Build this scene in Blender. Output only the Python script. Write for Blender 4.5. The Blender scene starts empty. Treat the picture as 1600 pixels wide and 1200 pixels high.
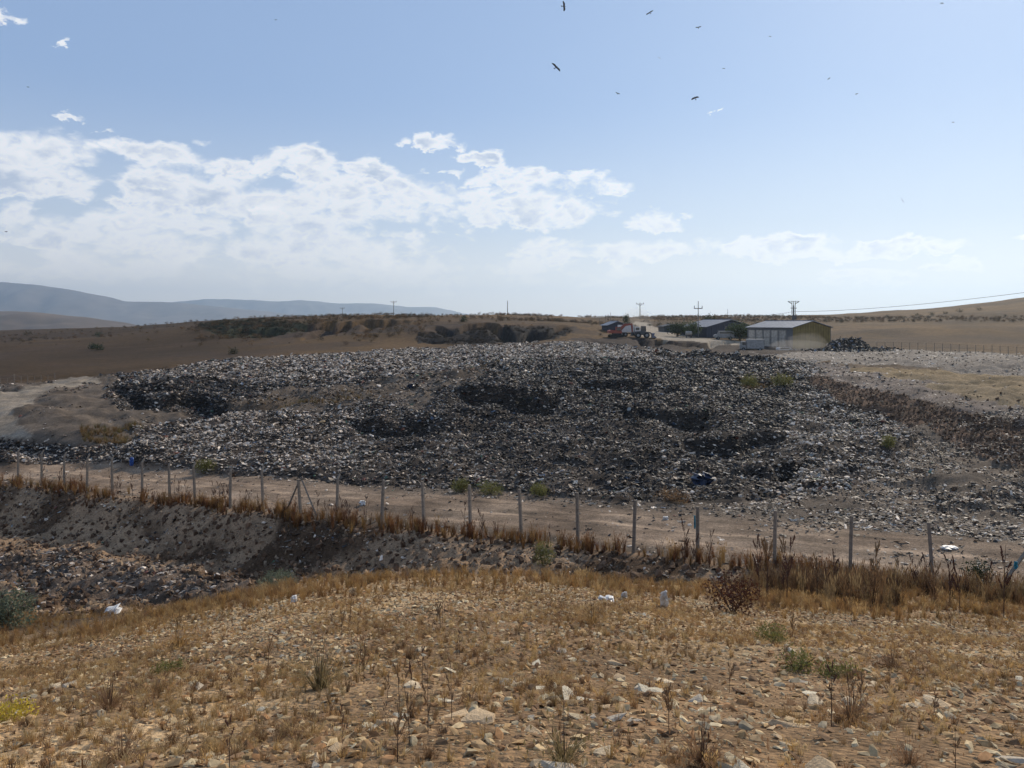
import bpy, bmesh, math, random
import numpy as np
from mathutils import Vector, Matrix, Euler

random.seed(7)
RNG = np.random.default_rng(11)
sc = bpy.context.scene
C = sc.collection
R = math.radians

# ------------------------------------------------------------------ camera, light, exposure
EZ = 12.0                                    # eye height above the datum
F = 1200.0                                   # focal length in photo pixels
HOR = 503.0                                  # horizon row in the photo
cam_d = bpy.data.cameras.new('camera')
cam_d.sensor_width = 36.0
cam_d.lens = 36.0 * F / 1600.0
cam_d.shift_y = -(600.0 - HOR) / 1600.0
cam_d.clip_start = 0.1
cam_d.clip_end = 60000.0
cam = bpy.data.objects.new('camera', cam_d)
cam.location = (0, 0, EZ)
cam.rotation_euler = (R(90), 0, 0)
C.objects.link(cam)
sc.camera = cam

SUN_AZ, SUN_EL = 34.0, 31.0                  # degrees right of the view, above the horizon
sun_d = bpy.data.lights.new('sun', 'SUN')
sun_d.energy = 5.0
sun_d.angle = R(0.55)
sun_d.color = (1.0, 0.88, 0.70)
sun = bpy.data.objects.new('sun', sun_d)
sd = Vector((math.sin(R(SUN_AZ)) * math.cos(R(SUN_EL)), math.cos(R(SUN_AZ)) * math.cos(R(SUN_EL)), math.sin(R(SUN_EL))))
sun.rotation_euler = sd.to_track_quat('Z', 'Y').to_euler()
C.objects.link(sun)

sc.view_settings.view_transform = 'Standard'
sc.view_settings.look = 'None'
sc.view_settings.exposure = -0.27
sc.view_settings.gamma = 1.0
sc.view_settings.use_curve_mapping = False
try:
    sc.cycles.max_bounces = 6
    sc.cycles.volume_bounces = 0
    sc.cycles.transparent_max_bounces = 8
except Exception:
    pass


class NT:
    """small helper to write node maths"""
    def __init__(s, nt):
        s.nt = nt

    def n(s, t, **kw):
        x = s.nt.nodes.new(t)
        for k, v in kw.items():
            setattr(x, k, v)
        return x

    def put(s, sock, v):
        if isinstance(v, bpy.types.NodeSocket):
            s.nt.links.new(v, sock)
        elif v is not None:
            sock.default_value = v

    def m(s, op, a, b=None, c=None, clamp=False):
        x = s.n('ShaderNodeMath', operation=op)
        x.use_clamp = clamp
        s.put(x.inputs[0], a)
        if b is not None: s.put(x.inputs[1], b)
        if c is not None: s.put(x.inputs[2], c)
        return x.outputs[0]

    def mix(s, f, a, b, blend='MIX'):
        x = s.n('ShaderNodeMix', data_type='RGBA', blend_type=blend)
        x.clamp_factor = True
        s.put(x.inputs[0], f)
        s.put(x.inputs[6], a if isinstance(a, bpy.types.NodeSocket) else (*a, 1))
        s.put(x.inputs[7], b if isinstance(b, bpy.types.NodeSocket) else (*b, 1))
        return x.outputs[2]

    def noise(s, vec, scale, detail=4, rough=0.55, dist=0.0):
        x = s.n('ShaderNodeTexNoise')
        s.put(x.inputs['Vector'], vec)
        x.inputs['Scale'].default_value = scale
        x.inputs['Detail'].default_value = detail
        x.inputs['Roughness'].default_value = rough
        x.inputs['Distortion'].default_value = dist
        return x.outputs['Fac']

    def rng(s, v, a, b, c=0.0, d=1.0, smooth=False):
        x = s.n('ShaderNodeMapRange')
        x.clamp = True
        if smooth: x.interpolation_type = 'SMOOTHSTEP'
        s.put(x.inputs[0], v)
        for i, q in enumerate((a, b, c, d)):
            s.put(x.inputs[i + 1], q)
        return x.outputs[0]


world = bpy.data.worlds.new("World")
sc.world = world
world.use_nodes = True
w = NT(world.node_tree)
w.nt.nodes.clear()
skyn = w.n('ShaderNodeTexSky')
skyn.sky_type = 'NISHITA'
skyn.sun_disc = False
skyn.sun_elevation = R(SUN_EL)
skyn.sun_rotation = R(SUN_AZ)
skyn.altitude = 1100
skyn.air_density = 1.0
skyn.dust_density = 0.6
skyn.ozone_density = 1.6
geo = w.n('ShaderNodeTexCoord')
sep = w.n('ShaderNodeSeparateXYZ')
w.put(sep.inputs[0], geo.outputs['Generated'])
X_, Y_, Z_ = sep.outputs
az = w.m('ARCTAN2', X_, Y_)                               # azimuth, 0 = view direction
hl = w.m('SQRT', w.m('ADD', w.m('MULTIPLY', X_, X_), w.m('MULTIPLY', Y_, Y_)))
el = w.m('DIVIDE', Z_, w.m('MAXIMUM', hl, 0.02))          # tangent of the elevation
comb = w.n('ShaderNodeCombineXYZ')
w.put(comb.inputs[0], az)
w.put(comb.inputs[1], w.m('MULTIPLY', el, 1.7))
P = comb.outputs[0]
nA = w.noise(P, 7.0, 9, 0.60, 0.4)
nB = w.noise(P, 26.0, 6, 0.62, 0.3)


def puff(vec, scale):
    x = w.n('ShaderNodeTexVoronoi'); x.feature = 'F1'
    w.put(x.inputs['Vector'], vec)
    x.inputs['Scale'].default_value = scale
    x.inputs['Detail'].default_value = 3.0
    x.inputs['Roughness'].default_value = 0.55
    return x.outputs['Distance']


comb2 = w.n('ShaderNodeCombineXYZ')
w.put(comb2.inputs[0], w.m('ADD', az, w.m('MULTIPLY', w.m('SUBTRACT', nB, 0.5), 0.05)))
w.put(comb2.inputs[1], w.m('MULTIPLY', w.m('ADD', el, w.m('MULTIPLY', w.m('SUBTRACT', nA, 0.5), 0.04)), 1.7))
vA = puff(comb2.outputs[0], 17.0)
waz = w.m('ADD', az, w.m('MULTIPLY', w.m('SUBTRACT', nA, 0.5), 0.16))
wel = w.m('ADD', el, w.m('MULTIPLY', w.m('SUBTRACT', nB, 0.5), 0.05))
BANKS = [(30, 265, 150, 56, 1.0), (280, 295, 120, 50, 1.0), (470, 262, 70, 30, 1.0), (560, 266, 70, 16, 1.0), (560, 335, 190, 52, 1.05),
         (800, 283, 60, 20, 1.0), (890, 292, 85, 20, 1.1), (688, 225, 36, 14, 1.0), (748, 250, 38, 14, 1.0), (830, 335, 140, 34, 1.0),
         (1000, 350, 56, 22, 1.1), (45, 365, 110, 34, .9), (350, 262, 50, 16, .9), (240, 240, 70, 18, .9), (420, 385, 330, 46, .85), (960, 396, 170, 22, .9),
         (1215, 390, 95, 19, 1.15), (1370, 392, 115, 16, 1.1), (1500, 414, 40, 9, .95), (1350, 434, 80, 13, .95), (22, 30, 26, 11, .85), (88, 181, 32, 8, .85),
         (1134, 175, 5, 3, .62), (700, 432, 380, 34, .7), (200, 420, 300, 34, .7), (1630, 362, 45, 8, .8), (97, 64, 9, 8, .7),
         (697, 271, 28, 8, .9), (1068, 337, 30, 6, .8), (160, 212, 14, 7, .7), (310, 222, 24, 9, .6), (636, 222, 12, 7, .7)]
# outside the picture the same kind of broken cloud goes on
for a_ in (-150, -120, -85, -62, 62, 95, 130, 165):
    BANKS.append((('az', a_), 290 + (a_ * 7) % 90, 190, 36, .9))
tot = None
for (cx, cy, rx, ry, st) in BANKS:
    if isinstance(cx, tuple):
        a0 = R(cx[1]); k = 0.8
    else:
        a0 = math.atan((cx - 800) / F); k = math.cos(a0)
    e0 = (HOR - cy) / F * k
    dx = w.m('DIVIDE', w.m('SUBTRACT', waz, a0), rx * 1.15 / F * k * k)
    dy = w.m('DIVIDE', w.m('SUBTRACT', wel, e0), ry * 1.15 / F * k)
    dy = w.m('MULTIPLY', dy, w.rng(dy, -0.5, 0.1, 1.35, 0.85))     # flatter undersides
    d2 = w.m('ADD', w.m('MULTIPLY', dx, dx), w.m('MULTIPLY', dy, dy))
    v = w.m('MINIMUM', w.m('MAXIMUM', w.m('MULTIPLY', w.m('SUBTRACT', 1.25, w.m('MULTIPLY', d2, .62)), st), 0.0), 1.0)
    tot = v if tot is None else w.m('MAXIMUM', tot, v)
dens = w.m('MULTIPLY', tot, 1.0)
dens = w.m('ADD', dens, w.m('MULTIPLY', w.m('SUBTRACT', nA, 0.5), 1.3))
dens = w.m('ADD', dens, w.m('MULTIPLY', w.m('SUBTRACT', nB, 0.5), 0.75))
dens = w.m('ADD', dens, w.m('MULTIPLY', w.m('SUBTRACT', 0.42, vA), 0.55))
dens = w.m('MULTIPLY', dens, w.rng(tot, 0.0, 0.30))
cover = w.rng(dens, 0.27, 0.66, 0.0, 1.0, True)
# the sunlit side of each heap is white, its underside blue grey
comb3 = w.n('ShaderNodeCombineXYZ')
w.put(comb3.inputs[0], w.m('ADD', az, 0.012))
w.put(comb3.inputs[1], w.m('MULTIPLY', w.m('ADD', el, 0.024), 1.7))
nC = w.noise(comb3.outputs[0], 7.0, 9, 0.60, 0.4)
nD = w.noise(comb3.outputs[0], 26.0, 6, 0.62, 0.3)
slope = w.m('ADD', w.m('MULTIPLY', w.m('SUBTRACT', nA, nC), 1.3), w.m('MULTIPLY', w.m('SUBTRACT', nB, nD), 0.5))
lit = w.rng(w.m('ADD', slope, w.m('MULTIPLY', w.m('SUBTRACT', 0.4, vA), 0.25)), -0.08, 0.22, 0.0, 1.0, True)
thick = w.rng(dens, 0.55, 1.0, 0.0, 1.0, True)
grey = w.m('MULTIPLY', w.m('ADD', w.m('MULTIPLY', thick, .8), .2), w.m('SUBTRACT', 1.0, lit))
ccol = w.mix(grey, (11.6, 11.5, 11.4), (4.9, 5.9, 7.6))
lowv = w.rng(el, 0.0, 0.30, 1.0, 0.0, True)
skyc = w.mix(0.6, skyn.outputs[0], (3.8, 5.5, 8.7))
skyc = w.mix(w.m('MULTIPLY', lowv, 0.74), skyc, (8.6, 9.1, 9.4))
# towards the horizon the air itself is brightest
hor = w.rng(el, -0.02, 0.13, 1.0, 0.0, True)
skyc = w.mix(hor, skyc, (12.8, 12.0, 10.8))
ccol = w.mix(w.m('MULTIPLY', lowv, 0.25), ccol, (10.2, 10.6, 11.0))
ccol = w.mix(hor, ccol, (13.2, 12.4, 11.2))
fade = w.rng(el, 0.0, 0.085, 0.30, 1.0)
final = w.mix(w.m('MULTIPLY', cover, fade), skyc, ccol)
bg = w.n('ShaderNodeBackground')
w.put(bg.inputs[0], final)
bg.inputs[1].default_value = 0.113
wo = w.n('ShaderNodeOutputWorld')
w.nt.links.new(bg.outputs[0], wo.inputs[0])

# ------------------------------------------------------------------ helpers
def at(px, py, Y):
    return ((px - 800) / F * Y, Y, EZ + (HOR - py) / F * Y)


def lattice(ix, iy, seed):
    h = (ix.astype(np.int64) * 374761393 + iy.astype(np.int64) * 668265263 + seed * 1442695040888963) & 0x7fffffff
    h = ((h ^ (h >> 13)) * 1274126177) & 0x7fffffff
    h = (h ^ (h >> 16)) & 0xffffff
    return h / float(0xffffff)


def vnoise(x, y, seed=0):
    x = np.asarray(x, float); y = np.asarray(y, float)
    ix = np.floor(x); iy = np.floor(y)
    fx = x - ix; fy = y - iy
    fx = fx * fx * (3 - 2 * fx); fy = fy * fy * (3 - 2 * fy)
    a = lattice(ix, iy, seed); b = lattice(ix + 1, iy, seed)
    c = lattice(ix, iy + 1, seed); d = lattice(ix + 1, iy + 1, seed)
    return (a * (1 - fx) + b * fx) * (1 - fy) + (c * (1 - fx) + d * fx) * fy - 0.5


def fbm(x, y, scale, octv=4, seed=0, gain=0.5):
    s = 0; a = 1.0; x = np.asarray(x, float) / scale; y = np.asarray(y, float) / scale
    for k in range(octv):
        s = s + a * vnoise(x, y, seed + k * 17)
        x, y = (x * 0.8 - y * 0.6) * 2.03, (x * 0.6 + y * 0.8) * 2.03
        a *= gain
    return s


def inpoly(px, py, poly):
    px = np.asarray(px, float); py = np.asarray(py, float)
    r = np.zeros(px.shape, bool)
    n = len(poly)
    for i in range(n):
        x0, y0 = poly[i]; x1, y1 = poly[(i + 1) % n]
        if y0 == y1: continue
        c = ((y0 > py) != (y1 > py)) & (px < (x1 - x0) * (py - y0) / (y1 - y0) + x0)
        r ^= c
    return r


def sst(x, a, b):
    t = np.clip((x - a) / (b - a), 0, 1)
    return t * t * (3 - 2 * t)


def mesh_np(name, verts, faces):
    """faces: (n,3) or (n,4) array"""
    me = bpy.data.meshes.new(name)
    verts = np.asarray(verts, np.float32); faces = np.asarray(faces, np.int32)
    me.vertices.add(len(verts)); me.vertices.foreach_set('co', verts.ravel())
    k = faces.shape[1]
    me.loops.add(faces.size); me.loops.foreach_set('vertex_index', faces.ravel())
    me.polygons.add(len(faces))
    me.polygons.foreach_set('loop_start', np.arange(0, faces.size, k, dtype=np.int32))
    me.update(calc_edges=True)
    return me


def link(name, me, m=None, parent=None, **props):
    o = bpy.data.objects.new(name, me)
    C.objects.link(o)
    if m is not None and me is not None and len(me.materials) == 0:
        me.materials.append(m)
    if parent is not None: o.parent = parent
    for k, v in props.items():
        o[k] = v
    return o


def thing(name, label, cat, loc=(0, 0, 0), rz=0.0, group=None):
    o = bpy.data.objects.new(name, None)
    C.objects.link(o)
    o.empty_display_size = 0.2
    o.location = loc; o.rotation_euler = (0, 0, rz)
    o['label'] = label; o['category'] = cat
    if group: o['group'] = group
    return o


class MB:
    def __init__(s):
        s.v = []; s.f = []

    def add(s, vs, fs):
        b = len(s.v)
        s.v += [tuple(v) for v in vs]; s.f += [tuple(b + i for i in f) for f in fs]

    def box(s, c, size, rz=0, taper=1.0):
        x, y, z = (q / 2 for q in size)
        vs = []
        for k, t in ((-z, 1.0), (z, taper)):
            for (i, j) in ((-x, -y), (x, -y), (x, y), (-x, y)):
                p = Vector((i * t, j * t, k)); p.rotate(Euler((0, 0, rz)))
                vs.append(p + Vector(c))
        s.add(vs, [(3, 2, 1, 0), (4, 5, 6, 7), (0, 1, 5, 4), (1, 2, 6, 5), (2, 3, 7, 6), (3, 0, 4, 7)])

    def prism(s, prof, y0, y1):
        """profile in x,z pulled along y"""
        n = len(prof)
        vs = [(x, y0, z) for x, z in prof] + [(x, y1, z) for x, z in prof]
        fs = [tuple(range(n)), tuple(range(2 * n - 1, n - 1, -1))]
        fs += [(i, i + n, (i + 1) % n + n, (i + 1) % n) for i in range(n)]
        s.add(vs, fs)

    def tube(s, pts, r0, r1=None, n=5):
        r1 = r0 if r1 is None else r1
        pts = [Vector(p) for p in pts]; rings = []
        for i, p in enumerate(pts):
            d = (pts[min(i + 1, len(pts) - 1)] - pts[max(i - 1, 0)])
            if d.length < 1e-6: d = Vector((0, 0, 1))
            d.normalize()
            u = d.cross(Vector((0.31, 0.87, 0.12)));
            if u.length < 1e-3: u = d.cross(Vector((1, 0, 0)))
            u.normalize(); v = d.cross(u)
            r = r0 + (r1 - r0) * i / max(1, len(pts) - 1)
            rings.append([p + (u * math.cos(2 * math.pi * k / n) + v * math.sin(2 * math.pi * k / n)) * r for k in range(n)])
        vs = [q for g in rings for q in g]; fs = []
        for i in range(len(pts) - 1):
            for k in range(n):
                a = i * n + k; b = i * n + (k + 1) % n
                fs.append((a, b, b + n, a + n))
        fs.append(tuple(range(n))[::-1]); fs.append(tuple((len(pts) - 1) * n + k for k in range(n)))
        s.add(vs, fs)

    def disc(s, c, r, wd, axis='y', n=14):
        a = Vector(c); d = Vector((0, wd / 2, 0)) if axis == 'y' else Vector((wd / 2, 0, 0))
        s.tube([a - d, a + d], r, r, n)

    def build(s, name, m, parent=None, **props):
        me = bpy.data.meshes.new(name)
        me.from_pydata(s.v, [], s.f); me.update()
        return link(name, me, m, parent, **props)


def mat(name, col, rough=0.8, var=0.15, scale=6.0, metal=0.0, trans=0.0, bump=0.0, emis=None):
    m = bpy.data.materials.new(name); m.use_nodes = True
    t = NT(m.node_tree)
    b = m.node_tree.nodes['Principled BSDF']; out = m.node_tree.nodes['Material Output']
    tc = t.n('ShaderNodeTexCoord')
    nz = t.noise(tc.outputs['Object'], scale, 5, 0.6)
    oi = t.n('ShaderNodeObjectInfo')
    f = t.m('ADD', t.rng(nz, 0.3, 0.7, 1 - var, 1 + var), t.m('MULTIPLY', t.m('SUBTRACT', oi.outputs['Random'], 0.5), var))
    hs = t.n('ShaderNodeHueSaturation')
    hs.inputs['Color'].default_value = (*col, 1)
    t.put(hs.inputs['Value'], f)
    t.put(b.inputs['Base Color'], hs.outputs[0])
    b.inputs['Roughness'].default_value = rough
    b.inputs['Metallic'].default_value = metal
    if rough > 0.6:
        b.inputs['Specular IOR Level'].default_value = 0.2
    if bump:
        bp = t.n('ShaderNodeBump'); bp.inputs['Strength'].default_value = bump
        bp.inputs['Distance'].default_value = 0.02
        t.put(bp.inputs['Height'], nz); t.put(b.inputs['Normal'], bp.outputs[0])
    if trans:
        tr = t.n('ShaderNodeBsdfTranslucent'); t.put(tr.inputs[0], hs.outputs[0])
        mx = t.n('ShaderNodeMixShader'); mx.inputs[0].default_value = trans
        t.nt.links.new(b.outputs[0], mx.inputs[1]); t.nt.links.new(tr.outputs[0], mx.inputs[2])
        t.nt.links.new(mx.outputs[0], out.inputs[0])
    return m


def mat_tint(name, rough=0.8, trans=0.0, spec=0.2, instancer=True, bump=0.0):
    """colour comes from the 'tint' each scattered piece carries"""
    m = bpy.data.materials.new(name); m.use_nodes = True
    t = NT(m.node_tree)
    b = m.node_tree.nodes['Principled BSDF']; out = m.node_tree.nodes['Material Output']
    a = t.n('ShaderNodeAttribute'); a.attribute_name = 'tint'
    a.attribute_type = 'INSTANCER' if instancer else 'GEOMETRY'
    tc = t.n('ShaderNodeTexCoord')
    nz = t.noise(tc.outputs['Object'], 3.0, 4, 0.6)
    col = t.mix(1.0, a.outputs['Color'], t.mix(t.rng(nz, 0.3, 0.7), (0.65, 0.65, 0.65), (1.2, 1.2, 1.2)), 'MULTIPLY')
    t.put(b.inputs['Base Color'], col)
    b.inputs['Roughness'].default_value = rough
    b.inputs['Specular IOR Level'].default_value = spec
    if bump:
        bp = t.n('ShaderNodeBump'); bp.inputs['Strength'].default_value = bump
        bp.inputs['Distance'].default_value = 0.05
        t.put(bp.inputs['Height'], nz); t.put(b.inputs['Normal'], bp.outputs[0])
    if trans:
        tr = t.n('ShaderNodeBsdfTranslucent'); t.put(tr.inputs[0], col)
        mx = t.n('ShaderNodeMixShader'); mx.inputs[0].default_value = trans
        t.nt.links.new(b.outputs[0], mx.inputs[1]); t.nt.links.new(tr.outputs[0], mx.inputs[2])
        t.nt.links.new(mx.outputs[0], out.inputs[0])
    return m


# ------------------------------------------------------------------ terrain heights
FP = [(13.5 - 2.18 * i, 24.5 + 1.229 * i, -8.42 - 0.103 * i) for i in range(-6, 30)]   # line of the fence, z relative to the eye
NX, NY = 0.491, 0.871                                                                  # across the road, away from the eye
pts = []                                                                               # X, Y, z relative to the eye


def cp(px, py, Y):
    x, y, z = at(px, py, Y)
    pts.append((x, y, z - EZ))


# the knoll the picture is taken from
for px, rows in {
    -300: [(1200, 3.3), (1100, 5), (1030, 8.5), (985, 15), (960, 22)],
    0: [(1200, 3.3), (1120, 4.9), (1055, 8.0), (1020, 11.5), (1000, 15.5), (975, 21), (950, 27)],
    250: [(1200, 3.1), (1100, 4.7), (1030, 7.6), (985, 10.8), (962, 14), (955, 19)],
    500: [(1200, 2.95), (1100, 4.2), (1000, 7.0), (950, 9.9), (918, 13.6), (912, 15.5)],
    800: [(1200, 2.85), (1100, 4.0), (1000, 6.7), (950, 9.4), (915, 12.6), (898, 14.6)],
    1100: [(1200, 2.85), (1100, 4.1), (1000, 7.1), (955, 10.4), (935, 13), (920, 16)],
    1400: [(1200, 2.9), (1100, 4.3), (1020, 7.0), (985, 9.6), (955, 13), (935, 18)],
    1650: [(1200, 3.0), (1100, 4.5), (1030, 7.2), (990, 10.5), (955, 15), (930, 19.5)],
    2000: [(1200, 3.1), (1100, 4.7), (1030, 7.5), (960, 14), (930, 20)]}.items():
    for py, Y in rows:
        cp(px, py, Y)
for X in (-12, -5, 0, 5, 12):
    pts.append((X, 0.5, -1.25 - abs(X) * 0.03)); pts.append((X, -4, -0.9 - abs(X) * 0.03))
pts += [(-5, 20, -8.2), (0, 20, -7.6), (5, 20, -7.3), (-10, 24, -9.8)]
# fence line, road and the bank below it
for k, (X, Y, z) in enumerate(FP):
    i = k - 6
    if k % 2: continue
    pts.append((X, Y, z)); pts.append((X + NX * 3, Y + NY * 3, z - 0.02)); pts.append((X + NX * 6.5, Y + NY * 6.5, z - 0.02))
    drop = 1.6 * float(sst(np.float64(i), 5, 11))
    pts.append((X - NX * 1.7, Y - NY * 1.7, z - 0.12 - drop * .45))
    pts.append((X - NX * 0.7, Y - NY * 0.7, z - 0.03))
    pts.append((X - NX * 4.6, Y - NY * 4.6, z - 0.25 - drop))
# rubble ridge and the gully on the left
for q in [(-150, 865, 40), (0, 868, 38.5), (100, 872, 36.5), (200, 885, 33.5), (300, 902, 30.5), (380, 918, 28.5),
          (0, 925, 32), (100, 930, 31), (200, 938, 29.5), (300, 948, 27), (100, 962, 26), (200, 962, 24), (430, 925, 26), (620, 905, 27), (-150, 930, 32)]:
    cp(*q)
# the landfill, row by row
for q in [(-200, 700, 62), (0, 703, 60), (200, 706, 57), (400, 722, 52), (600, 742, 47), (800, 758, 43.5), (1000, 768, 40.5), (1200, 766, 40), (1400, 758, 41), (1600, 750, 42), (1900, 770, 42),
          (-200, 655, 73), (0, 655, 72), (60, 672, 67), (120, 690, 63.5), (200, 676, 67), (300, 662, 71),
          (0, 625, 82), (70, 606, 92), (150, 594, 101), (-200, 620, 90),
          (110, 625, 80), (150, 618, 84), (190, 640, 77), (300, 643, 77), (400, 644, 77.5),
          (185, 592, 99), (300, 574, 116), (400, 558, 134), (500, 551, 142), (600, 547, 147), (750, 540, 152), (900, 535, 156),
          (300, 610, 88), (420, 612, 90), (500, 628, 84), (620, 622, 86), (450, 585, 104), (600, 585, 103), (760, 577, 106), (700, 592, 97),
          (450, 650, 72), (600, 633, 75.5), (680, 640, 72), (560, 664, 66), (620, 690, 61), (690, 672, 65), (700, 640, 70),
          (450, 690, 61), (250, 690, 62), (600, 715, 54), (800, 715, 53), (800, 690, 58),
          (740, 652, 69), (790, 662, 67.5), (840, 655, 69), (720, 618, 77), (780, 611, 78), (850, 609, 79), (870, 640, 73),
          (900, 600, 90), (1000, 603, 88), (1050, 606, 86), (950, 575, 110), (850, 570, 113), (900, 552, 133), (1050, 565, 121), (1000, 545, 146),
          (950, 640, 73), (1050, 640, 73), (1150, 620, 82), (1200, 603, 91), (1150, 585, 103), (1250, 612, 86),
          (1000, 690, 59), (1150, 690, 58), (1300, 690, 56), (1300, 650, 70), (1400, 685, 58), (1000, 735, 47), (1200, 735, 46), (1400, 720, 48),
          (1075, 550, 141), (1130, 556, 135), (1180, 565, 124),
          # berm on the right, foot and crest
          (1290, 622, 82), (1380, 655, 68), (1480, 690, 57), (1600, 722, 49.5), (1800, 770, 42),
          (1240, 574, 108), (1330, 590, 90), (1400, 608, 76), (1480, 626, 67), (1600, 652, 58), (1800, 700, 49),
          (1330, 572, 108), (1450, 590, 92), (1600, 610, 80), (1800, 640, 68),
          (1300, 549, 142), (1450, 553, 135), (1600, 563, 120), (1800, 575, 110),
          (1200, 549, 140), (1250, 546, 155),
          # the dirt bank and the yard behind
          (900, 529, 170), (950, 528, 172), (1020, 530, 170), (1100, 534, 167), (1180, 541, 160), (1200, 544, 158),
          (930, 537, 160), (1000, 541, 157), (1080, 545, 155), (1240, 544.5, 158), (1290, 543, 165), (1150, 532, 176), (1060, 527, 185), (960, 522, 185),
          (1040, 518, 215), (1000, 511, 290), (1100, 521, 205), (1200, 530, 195), (1300, 530, 190),
          # slopes beyond, left to right
          (-300, 610, 110), (0, 603, 112), (100, 596, 115), (0, 570, 150), (150, 572, 145), (-300, 560, 200), (0, 545, 210), (200, 550, 185), (300, 542, 190),
          (0, 528, 330), (150, 526, 300), (300, 520, 270), (-300, 530, 420), (0, 519, 520), (120, 514, 480), (230, 509, 420),
          (400, 540, 175), (500, 532, 185), (600, 536, 168), (400, 522, 205), (330, 518, 220),
          (320, 508, 250), (420, 502, 240), (500, 499, 235), (620, 497, 225), (560, 517, 200), (560, 506, 208), (640, 509, 198),
          (680, 536, 165), (760, 536, 165), (860, 531, 168), (700, 518, 180), (780, 516, 180), (860, 515, 185),
          (700, 512, 186), (780, 509, 188), (860, 508, 192), (680, 501, 205), (800, 500, 210), (900, 505, 215),
          (400, 495.5, 330), (550, 494, 300), (700, 493.5, 300), (850, 495, 300), (950, 498, 320), (1050, 500, 330), (1150, 498.5, 340), (1250, 497, 340),
          (1350, 494, 340), (1450, 489, 350), (1520, 482, 370), (1600, 468, 390), (1700, 452, 400), (1900, 430, 420),
          (1320, 520, 230), (1450, 512, 240), (1600, 503, 245), (1800, 500, 250), (1350, 534, 175), (1500, 538, 165), (1650, 540, 160), (1900, 545, 160),
          (1400, 524, 195), (1550, 520, 195), (1560, 512, 205), (1400, 514, 210)]:
    cp(*q)
for px, z in ((-500, -26), (0, -22), (200, -14), (400, -6), (700, -5), (1000, -6), (1300, -2), (1500, 2), (1800, 18)):
    pts.append(((px - 800) / F * 620, 620, z))
for px in (-500, 0, 300, 600, 1000, 1400, 1900):
    pts.append(((px - 800) / F * 1300, 1300, -31)); pts.append(((px - 800) / F * 3000, 3000, -33))
pts = np.array(pts)
U0 = 12.0


def rc(X, Y):
    return np.stack([np.clip(X / (Y + U0), -0.95, 0.95), np.log(np.clip(Y, -6, 3500) + U0)], -1)


PC = rc(pts[:, 0], pts[:, 1])
cc = 0.03
K = np.sqrt(((PC[:, None] - PC[None]) ** 2).sum(-1) + cc * cc)
n_ = len(pts)
A = np.zeros((n_ + 3, n_ + 3)); A[:n_, :n_] = K - 0.004 * np.eye(n_) * 0
A[:n_, n_] = 1; A[:n_, n_ + 1:] = PC; A[n_, :n_] = 1; A[n_ + 1:, :n_] = PC.T
sol = np.linalg.lstsq(A, np.r_[pts[:, 2], 0, 0, 0], rcond=1e-9)[0]


def base_h(X, Y):
    X = np.asarray(X, float).ravel(); Y = np.asarray(Y, float).ravel()
    out = np.empty(len(X))
    for s in range(0, len(X), 60000):
        q = rc(X[s:s + 60000], Y[s:s + 60000])
        d = np.sqrt(((q[:, None] - PC[None]) ** 2).sum(-1) + cc * cc)
        out[s:s + 60000] = d @ sol[:n_] + sol[n_] + q @ sol[n_ + 1:]
    return out


# outlines of the kinds of ground, measured in the photo and carried onto the terrain
P_TRASH = [(-400, 690), (40, 688), (110, 694), (215, 690), (205, 668), (330, 655), (480, 640), (600, 628), (668, 645), (690, 612), (770, 588),
           (770, 572), (600, 592), (430, 612), (330, 644), (200, 643), (166, 622), (185, 588), (300, 572), (400, 558), (600, 549), (760, 541), (900, 535),
           (1000, 543), (1060, 550), (1150, 557), (1240, 565), (1290, 580), (1262, 590), (1300, 622), (1390, 655), (1430, 690), (1400, 735), (1330, 765),
           (1120, 782), (1000, 783), (900, 776), (600, 758), (420, 744), (330, 738), (150, 722), (-400, 718)]
P_CREST = [(1235, 566), (1300, 572), (1400, 592), (1500, 612), (1620, 640), (1900, 700), (1900, 730), (1600, 664), (1480, 637), (1400, 617), (1300, 592), (1240, 580)]
P_BERM = [(1240, 578), (1330, 600), (1480, 634), (1600, 662), (1900, 725), (1900, 810), (1600, 724), (1480, 692), (1380, 655), (1290, 622)]
P_YARD = [(1140, 547), (1300, 545), (1450, 548), (1700, 556), (1900, 575), (1900, 610), (1600, 590), (1480, 580), (1300, 566), (1200, 560)]
P_TRACK = [(-300, 640), (0, 622), (60, 603), (110, 592), (165, 592), (130, 605), (60, 622), (30, 645), (40, 668), (70, 680), (30, 688), (-300, 688)]
P_BLACK = [(650, 520), (720, 514), (860, 512), (900, 518), (870, 529), (800, 536), (740, 541), (655, 537)]
P_GREEN = [(308, 506), (360, 503), (480, 503), (478, 515), (400, 527), (350, 524), (318, 516)]
P_BANKD = [(880, 529), (960, 528), (1100, 535), (1190, 541), (1270, 543), (1280, 548), (1200, 553), (1060, 548), (930, 537)]
P_ROADFAR = [(990, 503), (1010, 503), (1035, 517), (1060, 524), (1180, 537), (1180, 541), (1040, 531), (1000, 524)]
P_RIDGE = [(-300, 858), (60, 862), (200, 880), (330, 902), (395, 922), (380, 932), (280, 950), (150, 945), (60, 930), (0, 915), (-300, 915)]


def proj(X, Y, zrel):
    Yc = np.maximum(Y, 0.5)
    return 800 + F * X / Yc, HOR - F * zrel / Yc


def fence_sd(X, Y):
    """signed distance beyond the fence line (positive: the road side) and the distance along it"""
    dx = X - 13.5; dy = Y - 24.5
    return dx * NX + dy * NY, -(dx * 0.871 - dy * 0.491) / 2.5


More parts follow.
